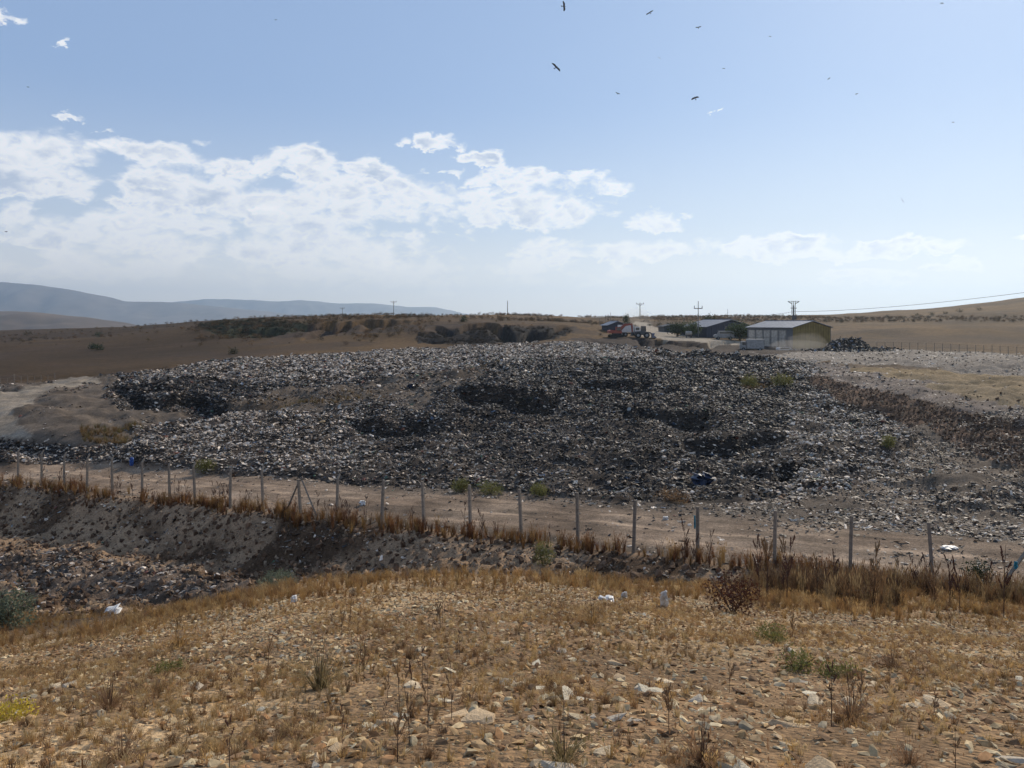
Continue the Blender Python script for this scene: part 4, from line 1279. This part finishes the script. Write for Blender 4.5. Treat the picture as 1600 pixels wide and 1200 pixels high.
def barn(name, label, corner, g, d, W, L, eave, ridge, mats, cat='barn', panels=0):
    """corner nearest the eye; the gable runs along g, the long wall along d"""
    ang = math.atan2(g[1], g[0])
    t_ = thing(name, label, cat, corner, ang)          # local x = gable direction, local y = long wall direction
    mw, mg, mr = mats
    lift = -.4
    mb = MB(); mb.box((.08, L / 2, eave / 2 + lift / 2), (.16, L, eave - lift)); mb.build('front_wall', mw, t_)
    mb = MB(); mb.box((W - .08, L / 2, eave / 2 + lift / 2), (.16, L, eave - lift)); mb.build('rear_wall', mw, t_)
    for y0, nm in ((0.0, 'gable_wall'), (L - .16, 'gable_wall')):
        mb = MB(); mb.prism([(.163, lift), (W - .163, lift), (W - .163, eave), (W / 2, ridge - .05), (.163, eave)], y0 + (-.003 if y0 == 0 else .003), y0 + .16); mb.build(nm, mg, t_)
    mb = MB(); nr_ = int(W / .8)
    for k in range(1, nr_):
        x = W * k / nr_; top = eave + (ridge - eave) * (1 - abs(x - W / 2) / (W / 2)) - .12
        mb.box((x, -.02, (top + lift) / 2), (.07, .05, top - lift))
    mb.build('wall_rib', mg, t_, kind='stuff')
    for sgn in (-1, 1):
        x0 = -.35 if sgn < 0 else W + .35; sl = (ridge - eave) / (W / 2); z0 = eave - .35 * sl + .03
        mb = MB(); th = .10
        mb.add([(x0, -.3, z0), (W / 2, -.3, ridge + .03), (W / 2, L + .3, ridge + .03), (x0, L + .3, z0),
                (x0, -.3, z0 + th), (W / 2, -.3, ridge + .03 + th), (W / 2, L + .3, ridge + .03 + th), (x0, L + .3, z0 + th)],
               [(0, 1, 2, 3), (4, 7, 6, 5), (0, 4, 5, 1), (1, 5, 6, 2), (2, 6, 7, 3), (3, 7, 4, 0)])
        nseam = int(L / 1.0)
        for k in range(nseam + 1):
            y = -.3 + (L + .6) * k / nseam
            a = Vector((x0, y, z0 + th)); b2 = Vector((W / 2, y, ridge + .03 + th))
            mb.tube([a, b2], .035, .035, 4)
        mb.build('roof', mr, t_)
    mb = MB(); mb.tube([(W / 2, -.3, ridge + .14), (W / 2, L + .3, ridge + .14)], .09, .09, 6); mb.build('ridge_cap', mr, t_)
    if panels:
        for k in range(panels):
            wd = (L * .86) / panels
            y = L * .12 + wd * (k + .5)
            mb = MB(); mb.box((-.03, y, eave * .48), (.05, wd * .90, eave * .78)); o = mb.build('door_panel', m_panel, t_)
            mb = MB()
            mb.box((-.07, y - wd * .40, eave * .48), (.03, .06, eave * .78)); mb.box((-.07, y + wd * .40, eave * .48), (.03, .06, eave * .78)); mb.box((-.07, y, eave * .50), (.03, wd * .74, .06))
            mb.build('door_frame', m_grey, o)
    return t_


g_ = (.866, .5); d_ = (-.5, .866)
cb = Vector(at(1238, 545, 157))
barn('farm_shed', 'shed with yellow gable, grey roof and row of pale doors, right of the yard', cb, g_, d_, 12, 12, 4.3, 5.6, (m_grey, m_yel, m_roof), 'shed', panels=5)
cb2 = Vector(at(1104, 528, 185))
barn('farm_shed', 'navy blue shed with a low grey roof in the middle of the yard', cb2, g_, d_, 16, 9, 2.6, 4.3, (m_navy, m_navy, m_roof), 'shed')
cb3 = Vector(at(950, 521, 190))
barn('small_hut', 'small navy blue hut behind the red excavator', cb3, (.94, .33), (-.33, .94), 5.2, 3.5, 2.0, 2.9, (m_navy, m_navy, m_roof), 'hut')
cb4 = Vector(at(1038, 523, 200))
barn('low_shed', 'low dark shed left of the navy shed', cb4, (.98, .2), (-.2, .98), 5.0, 4.0, 2.1, 2.6, (m_steel, m_steel, m_steel), 'shed')

# ------------------------------------------------------------------ machines
m_red = mat('faded_orange_red_paint', (.24, .045, .025), .55, .2, 3)
m_rub = mat('black_rubber', (.02, .02, .02), .85, .2, 5)
m_wpaint = mat('white_paint', (.55, .53, .50), .5, .1, 2)
m_silver = mat('silver_paint', (.22, .215, .21), .5, .3, 2)
m_bucket = mat('blue_grey_steel', (.10, .11, .15), .5, .25, 3, metal=.4)


def wheel(parent, c, r, wd, axis='x'):
    mb = MB(); mb.disc(c, r, wd, axis, 16); o = mb.build('wheel', m_rub, parent)
    mb = MB(); mb.disc(c, r * .5, wd + .04, axis, 10); mb.build('rim', m_silver, o)
    return o


ex = thing('excavator', 'orange red excavator with its boom raised, on the dirt bank', 'excavator', ground(962, 174, 0), R(8))
ex.scale = (.8, .8, .8)
for s in (-1, 1):
    mb = MB(); prof = []
    for k in range(8): a = math.pi / 2 + math.pi * k / 7; prof.append((-1.5 + .42 * math.cos(a), .42 + .42 * math.sin(a)))
    for k in range(8): a = -math.pi / 2 + math.pi * k / 7; prof.append((1.5 + .42 * math.cos(a), .42 + .42 * math.sin(a)))
    mb.prism(prof, s * 1.1 - .28, s * 1.1 + .28); mb.build('track', m_rub, ex)
mb = MB(); mb.box((-.1, 0, 1.0), (1.6, 1.7, .35)); mb.build('turntable', m_steel, ex)
mb = MB(); mb.prism([(-2.2, 1.15), (1.5, 1.15), (1.5, 1.75), (.3, 1.9), (-1.6, 2.1), (-2.2, 1.9)], -1.2, 1.2); mb.build('engine_house', m_red, ex)
mb = MB(); mb.prism([(-.2, 1.7), (1.35, 1.7), (1.35, 2.3), (1.05, 2.95), (-.2, 2.95)], -1.2, -.25); o = mb.build('cab', m_red, ex)
mb = MB(); mb.box((.55, -1.22, 2.35), (1.1, .03, .8)); mb.box((1.37, -.72, 2.1), (.03, .75, .5)); mb.build('window', m_glass, o)


def beam(name, pth, w0, mtl, par):
    mb = MB(); n = len(pth)
    up = []; dn = []
    for i, (x, z, h_) in enumerate(pth):
        x0, z0, _ = pth[max(i - 1, 0)]; x1, z1, _ = pth[min(i + 1, n - 1)]
        l = math.hypot(x1 - x0, z1 - z0); nx, nz = -(z1 - z0) / l, (x1 - x0) / l
        up.append((x + nx * h_ / 2, z + nz * h_ / 2)); dn.append((x - nx * h_ / 2, z - nz * h_ / 2))
    mb.prism(up + dn[::-1], -w0 / 2, w0 / 2)
    return mb.build(name, mtl, par)


beam('boom', [(1.2, 1.6, .55), (1.7, 2.7, .7), (2.6, 3.5, .75), (4.0, 3.65, .5), (4.7, 3.55, .35)], .38, m_red, ex)
beam('arm', [(4.55, 3.95, .4), (4.75, 3.2, .5), (4.85, 1.5, .3)], .32, m_red, ex)
mb = MB(); mb.tube([(1.7, .3, 1.9), (3.1, .3, 3.4)], .08, .08, 6); mb.tube([(3.0, 0, 3.95), (4.5, 0, 4.1)], .07, .07, 6); mb.build('ram', m_steel, ex)
mb = MB(); mb.prism([(4.7, 1.5), (5.1, 1.5), (5.35, .9), (5.0, .35), (4.3, .4), (4.6, .8)], -.5, .5); mb.build('bucket', m_steel, ex)

tk = thing('tipper_truck', 'white truck standing behind the excavator boom', 'truck', ground(980, 179, 0), R(4))
mb = MB(); mb.prism([(-2.2, 1.0), (1.3, 1.0), (1.4, 2.7), (-2.0, 2.7)], -1.1, 1.1); mb.build('cargo_box', m_wpaint, tk)
mb = MB(); mb.prism([(1.5, .7), (2.9, .7), (2.9, 1.6), (2.6, 2.3), (1.5, 2.3)], -1.05, 1.05); o = mb.build('cab', m_wpaint, tk)
mb = MB(); mb.box((2.2, -1.07, 1.8), (.8, .03, .55)); mb.box((2.88, 0, 1.9), (.08, 1.7, .5)); mb.build('window', m_glass, o)
mb = MB(); mb.box((.2, 0, .75), (5, .9, .25)); mb.build('chassis', m_steel, tk)
for x in (-1.5, -.6, 2.2):
    for s in (-1, 1): wheel(tk, (x, s * .95, .5), .5, .3, 'y')

ld = thing('wheel_loader', 'dark wheel loader with a blue grey bucket beside the white truck', 'loader', ground(1006, 173, 0), R(-6))
for x in (-1.3, .6):
    for s in (-1, 1): wheel(ld, (x, s * .95, .65), .65, .45, 'y')
mb = MB(); mb.prism([(-2.0, .7), (1.0, .7), (1.0, 1.3), (-.3, 1.6), (-2.0, 1.5)], -.7, .7); mb.build('body', m_steel, ld)
mb = MB(); mb.prism([(-.7, 1.5), (.5, 1.5), (.4, 2.7), (-.6, 2.7)], -.6, .6); o = mb.build('cab', m_steel, ld)
mb = MB(); mb.box((-.1, -.62, 2.1), (.8, .03, .7)); mb.build('window', m_glass, o)
beam('lift_arm', [(.6, 1.3, .25), (1.4, 1.2, .25), (2.0, .6, .2)], 1.0, m_steel, ld)
mb = MB(); mb.prism([(1.7, .1), (2.7, .05), (2.75, .2), (2.2, .6), (2.35, 1.15), (1.75, 1.1)], -1.35, 1.35); mb.build('bucket', m_bucket, ld)


def truck2(nm, lb, cat, p, rz, paint, boxy):
    v = thing(nm, lb, cat, p, rz)
    if boxy:
        mb = MB(); mb.box((-.5, 0, 1.75), (4.2, 2.2, 2.1)); mb.build('cargo_box', paint, v)
        mb = MB(); mb.box((1.64, 0, 1.7), (.03, 2.0, 1.9)); mb.build('rear_shade_sheet', m_glass, v)  # dark sheet on a closed box, painted shade for the open inside
        mb = MB(); mb.prism([(-4.2, .6), (-2.7, .6), (-2.7, 2.3), (-3.8, 2.3), (-4.2, 1.5)], -1.05, 1.05); o = mb.build('cab', paint, v)
        mb = MB(); mb.box((-3.3, -1.07, 1.8), (.8, .03, .6)); mb.box((-4.05, 0, 1.85), (.1, 1.7, .5)); mb.build('window', m_glass, o)
        mb = MB(); mb.box((-1.2, 0, .6), (5.4, .9, .2)); mb.build('chassis', m_steel, v)
        for x in (-3.4, .6):
            for s in (-1, 1): wheel(v, (x, s * .95, .48), .48, .3, 'y')
    else:
        mb = MB(); mb.prism([(-2.2, .45), (2.2, .45), (2.25, 1.0), (1.7, 1.25), (1.2, 1.95), (-2.0, 2.0), (-2.2, 1.3)], -.9, .9); o = mb.build('body', paint, v)
        mb = MB(); mb.box((-.4, -.91, 1.6), (2.8, .03, .42)); mb.box((-.4, .91, 1.6), (2.8, .03, .42)); mb.prism([(1.24, 1.93), (1.30, 1.93), (1.76, 1.28), (1.70, 1.28)], -.75, .75); mb.build('window', m_glass, v)
        for x in (-1.4, 1.35):
            for s in (-1, 1): wheel(v, (x, s * .82, .36), .36, .22, 'y')
        mb = MB(); mb.box((2.26, 0, .55), (.08, 1.7, .2)); mb.build('bumper', m_steel, v)
        for s in (-1, 1):
            mb = MB(); mb.box((2.24, s * .7, .85), (.06, .3, .16)); mb.build('headlight', m_panel, v)
    return v


truck2('van', 'silver white van parked in front of the navy shed', 'van', ground(1131, 176, 0), R(172), m_silver, False)
truck2('box_truck', 'pale grey box truck on top of the dirt bank', 'truck', ground(1183, 152, .35), R(-12), m_silver, True).scale = (.78, .9, .88)
truck2('parked_car', 'low white car half hidden in front of the pale doors', 'car', ground(1226, 152, .5), R(10), m_wpaint, False).scale = (.7, .7, .55)
t_ = thing('water_tank', 'pale tank on a stand beside the bushes left of the van', 'tank', ground(1076, 181, 0))
mb = MB(); mb.disc((0, 0, 1.1), .5, 1.4, 'x', 12); mb.build('tank_shell', m_panel, t_)
mb = MB(); mb.box((-.5, 0, .3), (.08, .8, .6)); mb.box((.5, 0, .3), (.08, .8, .6)); mb.build('stand', m_steel, t_)

# heap of scrap behind the yellow shed
t_pts = 5200
px = RNG.normal(1325, 26, t_pts); Y = RNG.normal(150, 3.0, t_pts); X = (px - 800) / F * Y
z = height(X, Y); dz = np.exp(-((px - 1325) / 30) ** 4) * np.exp(-((Y - 150) / 4.5) ** 2) * 2.4 * (1 + .5 * fbm(X, Y, 2, 2, 4)) * RNG.random(t_pts)
s = RNG.uniform(.25, 1.0, t_pts)
scatter('scrap_heap', X, Y, z + dz, np.stack([s, s * .7, s * .6], -1), rot_any(t_pts, .6),
        np.where((RNG.random(t_pts) < .82)[:, None], pickcol(t_pts, np.array([.5, .28, .05, .03, .02, .01, .0, .03, .08, 0, 0, 0])), pickcol(t_pts, PR_LIGHT)), trash_meshes,
        'heap of black and dark blue scrap right of the yellow gable')
# darker lumps of bags at the far edge of the landfill
t_pts = 4200
px = RNG.choice([1050, 1072, 1095, 1110, 1160, 1185], t_pts) + RNG.normal(0, 11, t_pts); Y = 131 - (px - 1050) * .06 + RNG.normal(0, 2.2, t_pts); X = (px - 800) / F * Y
z = height(X, Y); dz = RNG.random(t_pts) * 1.2 * np.exp(-((Y - 131 + (px - 1050) * .06) / 3) ** 2); s = RNG.uniform(.3, .95, t_pts)
scatter('bag_heap', X, Y, z + dz, np.stack([s, s * .8, s * .7], -1), rot_any(t_pts, .6), np.where((RNG.random(t_pts) < .7)[:, None], pickcol(t_pts, PR_DARK), pickcol(t_pts, PR_LIGHT)), trash_meshes,
        'row of freshly tipped heaps of bags below the dirt bank')

# ------------------------------------------------------------------ trees and shrubs of the yard, bushes on the skyline
shrub('tree', 'dark round tree sticking up over the roof of the navy shed', 'tree', ground(1110, 203), 1.9, 2.1, .20, 'dark', 1600, 31, None, 6, trunk=True)
shrub('tree', 'broad green tree between the navy shed and the yellow shed', 'tree', ground(1156, 176), 2.9, 1.5, .22, 'green', 2200, 32, None, 6, trunk=True)
shrub('tree', 'green leafy tree in front of the left wall of the navy shed', 'tree', ground(1080, 184), 2.2, 1.5, .20, 'green', 1600, 33, None, 6, trunk=True)
shrub('tree', 'dark bushy tree at the left end of the navy shed', 'tree', ground(1058, 186), 2.0, 1.3, .20, 'dark', 1500, 34, None, 6, trunk=True)
shrub('tree', 'small dark conical tree right behind the small hut', 'tree', ground(978, 200), .9, 1.6, .15, 'dark', 800, 35, None, 4, trunk=True)
SKY = [(660, 505, 'dark'), (600, 330, 'dark')]
LBS = 'small dark scrub bush growing on the skyline'
for i, (px, Y, r_) in enumerate([(540, 300, .9), (641, 260, 1.3), (725, 260, .8), (831, 260, 1.0), (862, 255, 1.6), (875, 262, 1.0), (895, 260, 1.0), (920, 280, .7), (958, 300, 1.2), (1015, 300, 1.0),
                              (1183, 300, 1.4), (1205, 310, 1.0), (1265, 300, 1.6), (1290, 310, 1.2), (1315, 300, 1.7), (1340, 315, 1.3), (1362, 310, 1.6), (1386, 320, 1.4), (1410, 300, 1.8), (1432, 320, 1.4), (1455, 310, 1.9), (1478, 320, 1.5),
                              (1500, 330, 1.8), (1530, 335, 1.6), (1060, 290, 1.6), (1045, 300, 1.2), (1030, 300, 1.4), (1085, 300, 1.1), (1150, 300, 1.2), (410, 300, .7), (450, 290, .9), (490, 290, .8)]):
    shrub('scrub_bush', LBS + (' left of the bare pole' if px < 793 else ' above the small hut' if px < 1000 else ' behind the sheds' if px < 1290 else ' right of the transformer pole'), 'bush', ground(px, Y), r_ * .75, r_ * .42, .14, 'scrub', 240, 600 + i, 'scrub bushes on the skyline', 3)
for (px, py, r_, kd, lb) in ((724, 503, 1.0, 'dark', 'dark bush on the slope above the black cut face'), (155, 527, 1.6, 'dark', 'lone dark bush high on the left slope'),
                             (145, 545, 1.0, 'dark', 'left one of two tiny bushes midway down the left slope'), (155, 547, 1.1, 'dark', 'right one of two tiny bushes midway down the left slope'),
                             (365, 553, .7, 'scrub', 'tiny bush on the slope just above the far edge of the trash'), (45, 525, 2.4, 'scrub', 'wide dark hedge on the left slope near the picture edge')):
    Y = low(px, py, 140, 330)
    shrub('slope_bush', lb, 'bush', ground(px, Y), r_, r_ * .6, .16, kd, 350, int(px) + int(py), 'bushes on the slopes', 3)


def mass(name, label, n, keep, y0, y1, s0, s1, cols):
    X, Y = wedge(n, y0, y1, .72)
    z, c = height(X, Y, True)
    k = keep(X, Y, c) > RNG.random(n); X, Y, z = X[k], Y[k], z[k]; n = len(X)
    s = RNG.uniform(s0, s1, n); cols = np.array(cols)
    sc3 = np.stack([s, s, s * RNG.uniform(.5, .9, n)], -1)
    return scatter(name, X, Y, z + s * .12, sc3, rot_any(n, .2), cols[RNG.integers(0, len(cols), n)] * RNG.uniform(.7, 1.3, (n, 1)), bush_meshes, label)


m_bush = mat_tint('bush_leaves', .8, .25, .15)
bush_meshes = []
for s_ in range(4):
    me = foliage(150, .5, .5, .35, .075, 700 + s_); me.materials.append(m_bush); bush_meshes.append(me)
mass('green_scrub', 'dark green scrub covering the cut slope at the left', 22000, lambda X, Y, c: c['green'] * .9, 180, 290, .6, 1.5, [(.04, .045, .024), (.03, .034, .02), (.07, .055, .03), (.09, .06, .035)])
mass('shade_scrub', 'scrub on the cut face above the trash, coloured near black for its shade', 26000, lambda X, Y, c: c['black'] * .8, 155, 240, .4, 1.1, [(.022, .018, .016), (.035, .026, .02), (.05, .04, .03)])  # near-black tints put the shade of the steep face into the scrub
mass('slope_scrub', 'brown and dark scrub dotted over the far slopes', 60000,
     lambda X, Y, c: (1 - c['trash']) * (1 - c['yard']) * (1 - c['bankd']) * (1 - c['roadfar']) * (c['py'] < 545) *
     np.clip(.02 * (c['px'] < 1250) + .5 * sst(fbm(X * .4, Y, 14, 3, 39), .12, .4) * ((c['py'] < 532) & (c['px'] > 300) & (c['px'] < 1250)) + .25 * ((c['py'] > 496) & (c['py'] < 503) & (c['px'] > 1000)), 0, 1), 165, 380, .5, 1.7,
     [(.10, .065, .04), (.07, .055, .035), (.17, .10, .05), (.13, .09, .045)])

# ------------------------------------------------------------------ poles, wires, small far fences
m_pole = mat('grey_pole', (.12, .115, .11), .7, .15, 2)


def pole(label, px, ptop, Y, kind, r_=.14):
    b0 = ground(px, Y, .3); top = EZ + (HOR - ptop) / F * Y; H = top - b0.z
    t_ = thing('power_pole', label, 'pole', b0, math.atan2(px - 800, F) * -1, 'power poles on the skyline')
    mb = MB(); mb.tube([(0, 0, 0), (0, 0, H)], r_ * 1.2, r_ * .75, 6); mb.build('shaft', m_pole, t_)
    if kind == 'T' or kind == 'Y':
        wd = 1.7 if kind == 'T' else 1.0
        mb = MB(); mb.box((0, 0, H - (.25 if kind == 'T' else 1.2)), (wd * 2, .18, .18))
        if kind == 'T':
            mb.tube([(-wd * .6, 0, H - .3), (0, 0, H - 1.2)], .06, .06, 4); mb.tube([(wd * .6, 0, H - .3), (0, 0, H - 1.2)], .06, .06, 4)
        mb.build('crossarm', m_pole, t_)
        for x in (-wd * .9, 0, wd * .9):
            z0 = H - (.15 if kind == 'T' else 1.1) if x else H
            mb = MB(); mb.tube([(x, 0, z0), (x, 0, z0 + .55)], .09, .06, 6); mb.build('insulator', m_steel, t_)
    return t_


pole('smallest pole with a crossarm, far left on the skyline', 535, 481, 560, 'T', .16)
pole('T-shaped pole in front of the pale mountains', 615, 471, 430, 'T', .16)
pole('bare pole without a crossarm standing alone on the middle skyline', 793, 470, 400, 'n', .2)
pole('T-shaped pole above the dust behind the excavator', 1000, 474, 330, 'T', .2)
pole('tall pole with a raised crossarm in front of the navy shed', 1091, 474, 182, 'Y', .10)
pole('thin mast on the skyline between the two sheds', 1137, 483, 250, 'n', .07)
t_ = pole('stout transformer pole with forked top behind the yellow shed', 1240, 477, 270, 'n', .3)
H = (EZ + (HOR - 477) / F * 270) - t_.location.z
mb = MB()
for x in (-.55, 0, .55): mb.tube([(x, 0, H - 3.4), (x, 0, H + 1.5)], .12, .10, 5)
mb.build('mast', m_pole, t_)
mb = MB(); mb.tube([(-1.9, 0, H + 1.4), (-.5, 0, H + .5)], .14, .14, 5); mb.tube([(1.9, 0, H + 1.4), (.5, 0, H + .5)], .14, .14, 5); mb.tube([(-1.9, 0, H + 1.4), (1.9, 0, H + 1.4)], .07, .07, 4); mb.box((0, 0, H - 1.0), (2.0, .2, .2)); mb.build('crossarm', m_pole, t_)
mb = MB(); mb.box((.2, -.2, H - 4.3), (1.5, 1.1, 1.5)); mb.build('transformer', m_steel, t_)
for px, pt, lb in ((937, 494, 'shortest, leftmost of the four thin masts above the small hut'), (946, 492, 'second from the left of the four thin masts above the small hut'),
                   (950, 491, 'third from the left of the four thin masts above the small hut'), (954, 488, 'tallest, rightmost of the four thin masts above the small hut')):
    b0 = ground(px, 230, .2); t_ = thing('thin_mast', lb, 'mast', b0, 0, 'thin masts above the hut')
    mb = MB(); mb.tube([(0, 0, 0), (0, 0, EZ + (HOR - pt) / F * 230 - b0.z)], .07, .05, 5); mb.build('shaft', m_pole, t_)
    mb = MB(); mb.box((0, 0, .15), (.4, .4, .3)); mb.build('footing', m_conc, t_)
cab = thing('power_cable', 'long thin power cable rising to the right edge across the sky', 'cable')
mb = MB(); pa = Vector(at(1125, 498, 250)); pb2 = Vector(at(1240, 487, 268)); pc_ = Vector(at(1640, 452, 150))
def cat_(a, b2, sag, n=14): return [a.lerp(b2, i / n) - Vector((0, 0, sag * 4 * (i / n) * (1 - i / n))) for i in range(n + 1)]
mb.tube(cat_(pa, pb2, .4), .055, .055, 4); mb.build('strand', m_steel, cab)
mb = MB(); mb.tube(cat_(pb2, pc_, 1.0), .055, .038, 4); mb.build('strand', m_steel, cab)


def far_fence(label, a, b2, n, h_, r_):
    t_ = thing('far_fence', label, 'fence'); tp = []
    for i in range(n):
        px = a[0] + (b2[0] - a[0]) * i / (n - 1); Y = a[1] + (b2[1] - a[1]) * i / (n - 1)
        g0 = ground(px, Y); mb = MB(); mb.tube([g0, g0 + Vector((random.gauss(0, .04), 0, h_))], r_, r_, 4); mb.build('post', m_conc, t_); tp.append(g0)
    for hh in (.5, .95):
        mb = MB()
        for p0, p1 in zip(tp[:-1], tp[1:]): mb.tube([p0 + Vector((0, 0, h_ * hh)), p1 + Vector((0, 0, h_ * hh))], .012, .012, 3)
        mb.build('wire', m_wire, t_)


far_fence('short row of grey posts beside the pale track at the left edge', (-30, 96), (85, 116), 12, 1.5, .045)
far_fence('row of tiny posts along the foot of the right hill', (1370, 152), (1640, 128), 22, 1.5, .05)

# ------------------------------------------------------------------ birds
m_bird = mat('dark_feathers', (.030, .024, .022), .8, .2, 6)


def bird_mesh(flap, seed):
    """wings along x, head towards +y, one unit of span"""
    mb = MB()
    # body: rings along y
    ys = [(-.17, .012), (-.10, .030), (0, .045), (.10, .036), (.145, .022), (.18, .024), (.205, .012), (.225, .002)]
    rings = []
    for y, r_ in ys:
        rings.append([(r_ * math.cos(2 * math.pi * k / 8), y, r_ * .8 * math.sin(2 * math.pi * k / 8)) for k in range(8)])
    mb.add([p for g in rings for p in g], [(i * 8 + k, i * 8 + (k + 1) % 8, (i + 1) * 8 + (k + 1) % 8, (i + 1) * 8 + k) for i in range(len(ys) - 1) for k in range(8)])
    # forked tail
    mb.add([(-.02, -.12, .006), (.02, -.12, .006), (.075, -.33, .004), (0, -.28, .004), (-.075, -.33, .004), (-.02, -.12, -.006), (.02, -.12, -.006), (.075, -.33, -.004), (0, -.28, -.004), (-.075, -.33, -.004)],
           [(0, 1, 2, 3), (0, 3, 4), (5, 8, 7, 6), (5, 9, 8), (1, 6, 7, 2), (2, 7, 8, 3), (3, 8, 9, 4), (4, 9, 5, 0)])
    for s in (-1, 1):
        st = [(.02, .10, -.08), (.18, .14, -.07), (.30, .13, -.09), (.42, .05, -.10), (.50, -.04, -.09)]
        top = []; bot = []
        for i, (x, y0, y1) in enumerate(st):
            z = flap * (x ** 1.3) * (1 if i < 3 else .85)
            top += [(s * x, y0, z + .006), (s * x, y1, z + .003)]; bot += [(s * x, y0, z - .006), (s * x, y1, z - .003)]
        n = len(top); fs = []
        for i in range(len(st) - 1):
            a = 2 * i
            fs += [(a, a + 1, a + 3, a + 2), (n + a, n + a + 2, n + a + 3, n + a + 1), (a, a + 2, n + a + 2, n + a), (a + 1, n + a + 1, n + a + 3, a + 3)]
        mb.add(top + bot, fs)
    me = bpy.data.meshes.new('bird'); me.from_pydata(mb.v, [], mb.f); me.materials.append(m_bird)
    return me


bms = [bird_mesh(.12, 0), bird_mesh(.45, 1), bird_mesh(-.15, 2)]
BIRDS = [(881, 10, 16, 86, (68, 0), 0, 'large bird at the top edge, wings upright'), (869, 105, 18, 45, (60, 0), 0, 'large dark bird gliding with wings tilted down to the right'),
         (1015, 20, 13, -32, (50, 0), 0, 'bird near the top edge tilted up to the right'), (1091, 43, 9, -10, (65, 10), 1, 'small bird below and right of the upper tilted bird'),
         (1030, 90, 6, 30, (30, 40), 2, 'small compact bird in the middle of the flock'), (1131, 107, 4, 0, (60, 0), 0, 'tiny dot of a bird right of the flock middle'),
         (965, 146, 7, 20, (70, 0), 1, 'small brown bird lower left in the flock'), (1086, 153, 13, -20, (75, 0), 2, 'thin bird seen edge-on above the small cloud puff'),
         (1203, 57, 4, 10, (60, 0), 0, 'tiny faint bird high in the right of the sky'), (1295, 123, 6, -40, (40, 20), 0, 'small dark bird tilted steeply right of the flock'),
         (1338, 147, 5, -15, (65, 0), 1, 'tiny bird just below the steeply tilted one at right'), (1472, 5, 6, 0, (75, 0), 2, 'tiny bird at the top right edge of the picture'),
         (1489, 191, 3, 0, (60, 0), 0, 'faintest tiny bird at far right above the horizon sky'), (1410, 313, 9, 60, (35, 30), 0, 'bird flying low in the right sky above the long cloud'),
         (44, 136, 4, 10, (60, 0), 0, 'tiny bird alone high in the left sky'), (10, 362, 5, 0, (70, 0), 1, 'tiny bird in front of the clouds at the left edge'), (431, 31, 3, 0, (60, 0), 0, 'faint tiny bird high over the left clouds')]
for px, py, wpx, roll, (pit, yaw), k, lb in BIRDS:
    span = 1.5
    Y = min(400, span * F / wpx)
    o = bpy.data.objects.new('bird', bms[k]); C.objects.link(o)
    o.location = at(px, py, Y); o.scale = (span,) * 3
    o.rotation_euler = (Matrix.Rotation(R(roll), 3, 'Y') @ Matrix.Rotation(R(pit), 3, 'X')).to_euler()
    o['label'] = lb; o['category'] = 'bird'; o['group'] = 'birds of prey circling in the sky'

# ------------------------------------------------------------------ dust and haze
def vol(name, label, col, dens, aniso):
    m = bpy.data.materials.new(name); m.use_nodes = True; m.node_tree.nodes.clear()
    o_ = m.node_tree.nodes.new('ShaderNodeOutputMaterial'); v = m.node_tree.nodes.new('ShaderNodeVolumePrincipled')
    v.inputs['Color'].default_value = (*col, 1); v.inputs['Density'].default_value = dens; v.inputs['Anisotropy'].default_value = aniso
    m.node_tree.links.new(v.outputs[0], o_.inputs['Volume'])
    return m


m_dust = vol('dust_cloud', '', (.80, .74, .66), .055, .2)
for (px, Y, rx, rz, lb) in ((1262, 149, 4.2, 2.0, 'drifting dust in front of the yellow gable'), (1245, 148, 5.5, 1.2, 'low dust trailing over the dirt bank by the sheds'), (997, 215, 4.5, 3.4, 'pale dust cloud on the road behind the excavator')):
    g0 = ground(px, Y)
    bm = bmesh.new(); bmesh.ops.create_icosphere(bm, subdivisions=3, radius=1)
    for v in bm.verts:
        q = 1 + .35 * float(fbm(np.array([v.co.x * 3 + v.co.z]), np.array([v.co.y * 3]), 1, 2, int(px))[0])
        v.co = Vector((v.co.x * rx * q, v.co.y * rx * .5 * q, v.co.z * rz * q))
    me = bpy.data.meshes.new('dust'); bm.to_mesh(me); bm.free()
    o = link('dust', me, m_dust, None, label=lb, kind='stuff'); o.location = g0 + Vector((0, 0, rz * .75))

hz = MB(); hz.box((0, 6050, (EZ + 540 - 70) / 2), (24000, 12900, EZ + 540 + 70))
hz.build('haze', vol('thin_haze', '', (.61, .78, .98), 1.12e-4, .5), None, kind='stuff', label='thin bluish haze filling the valley air')
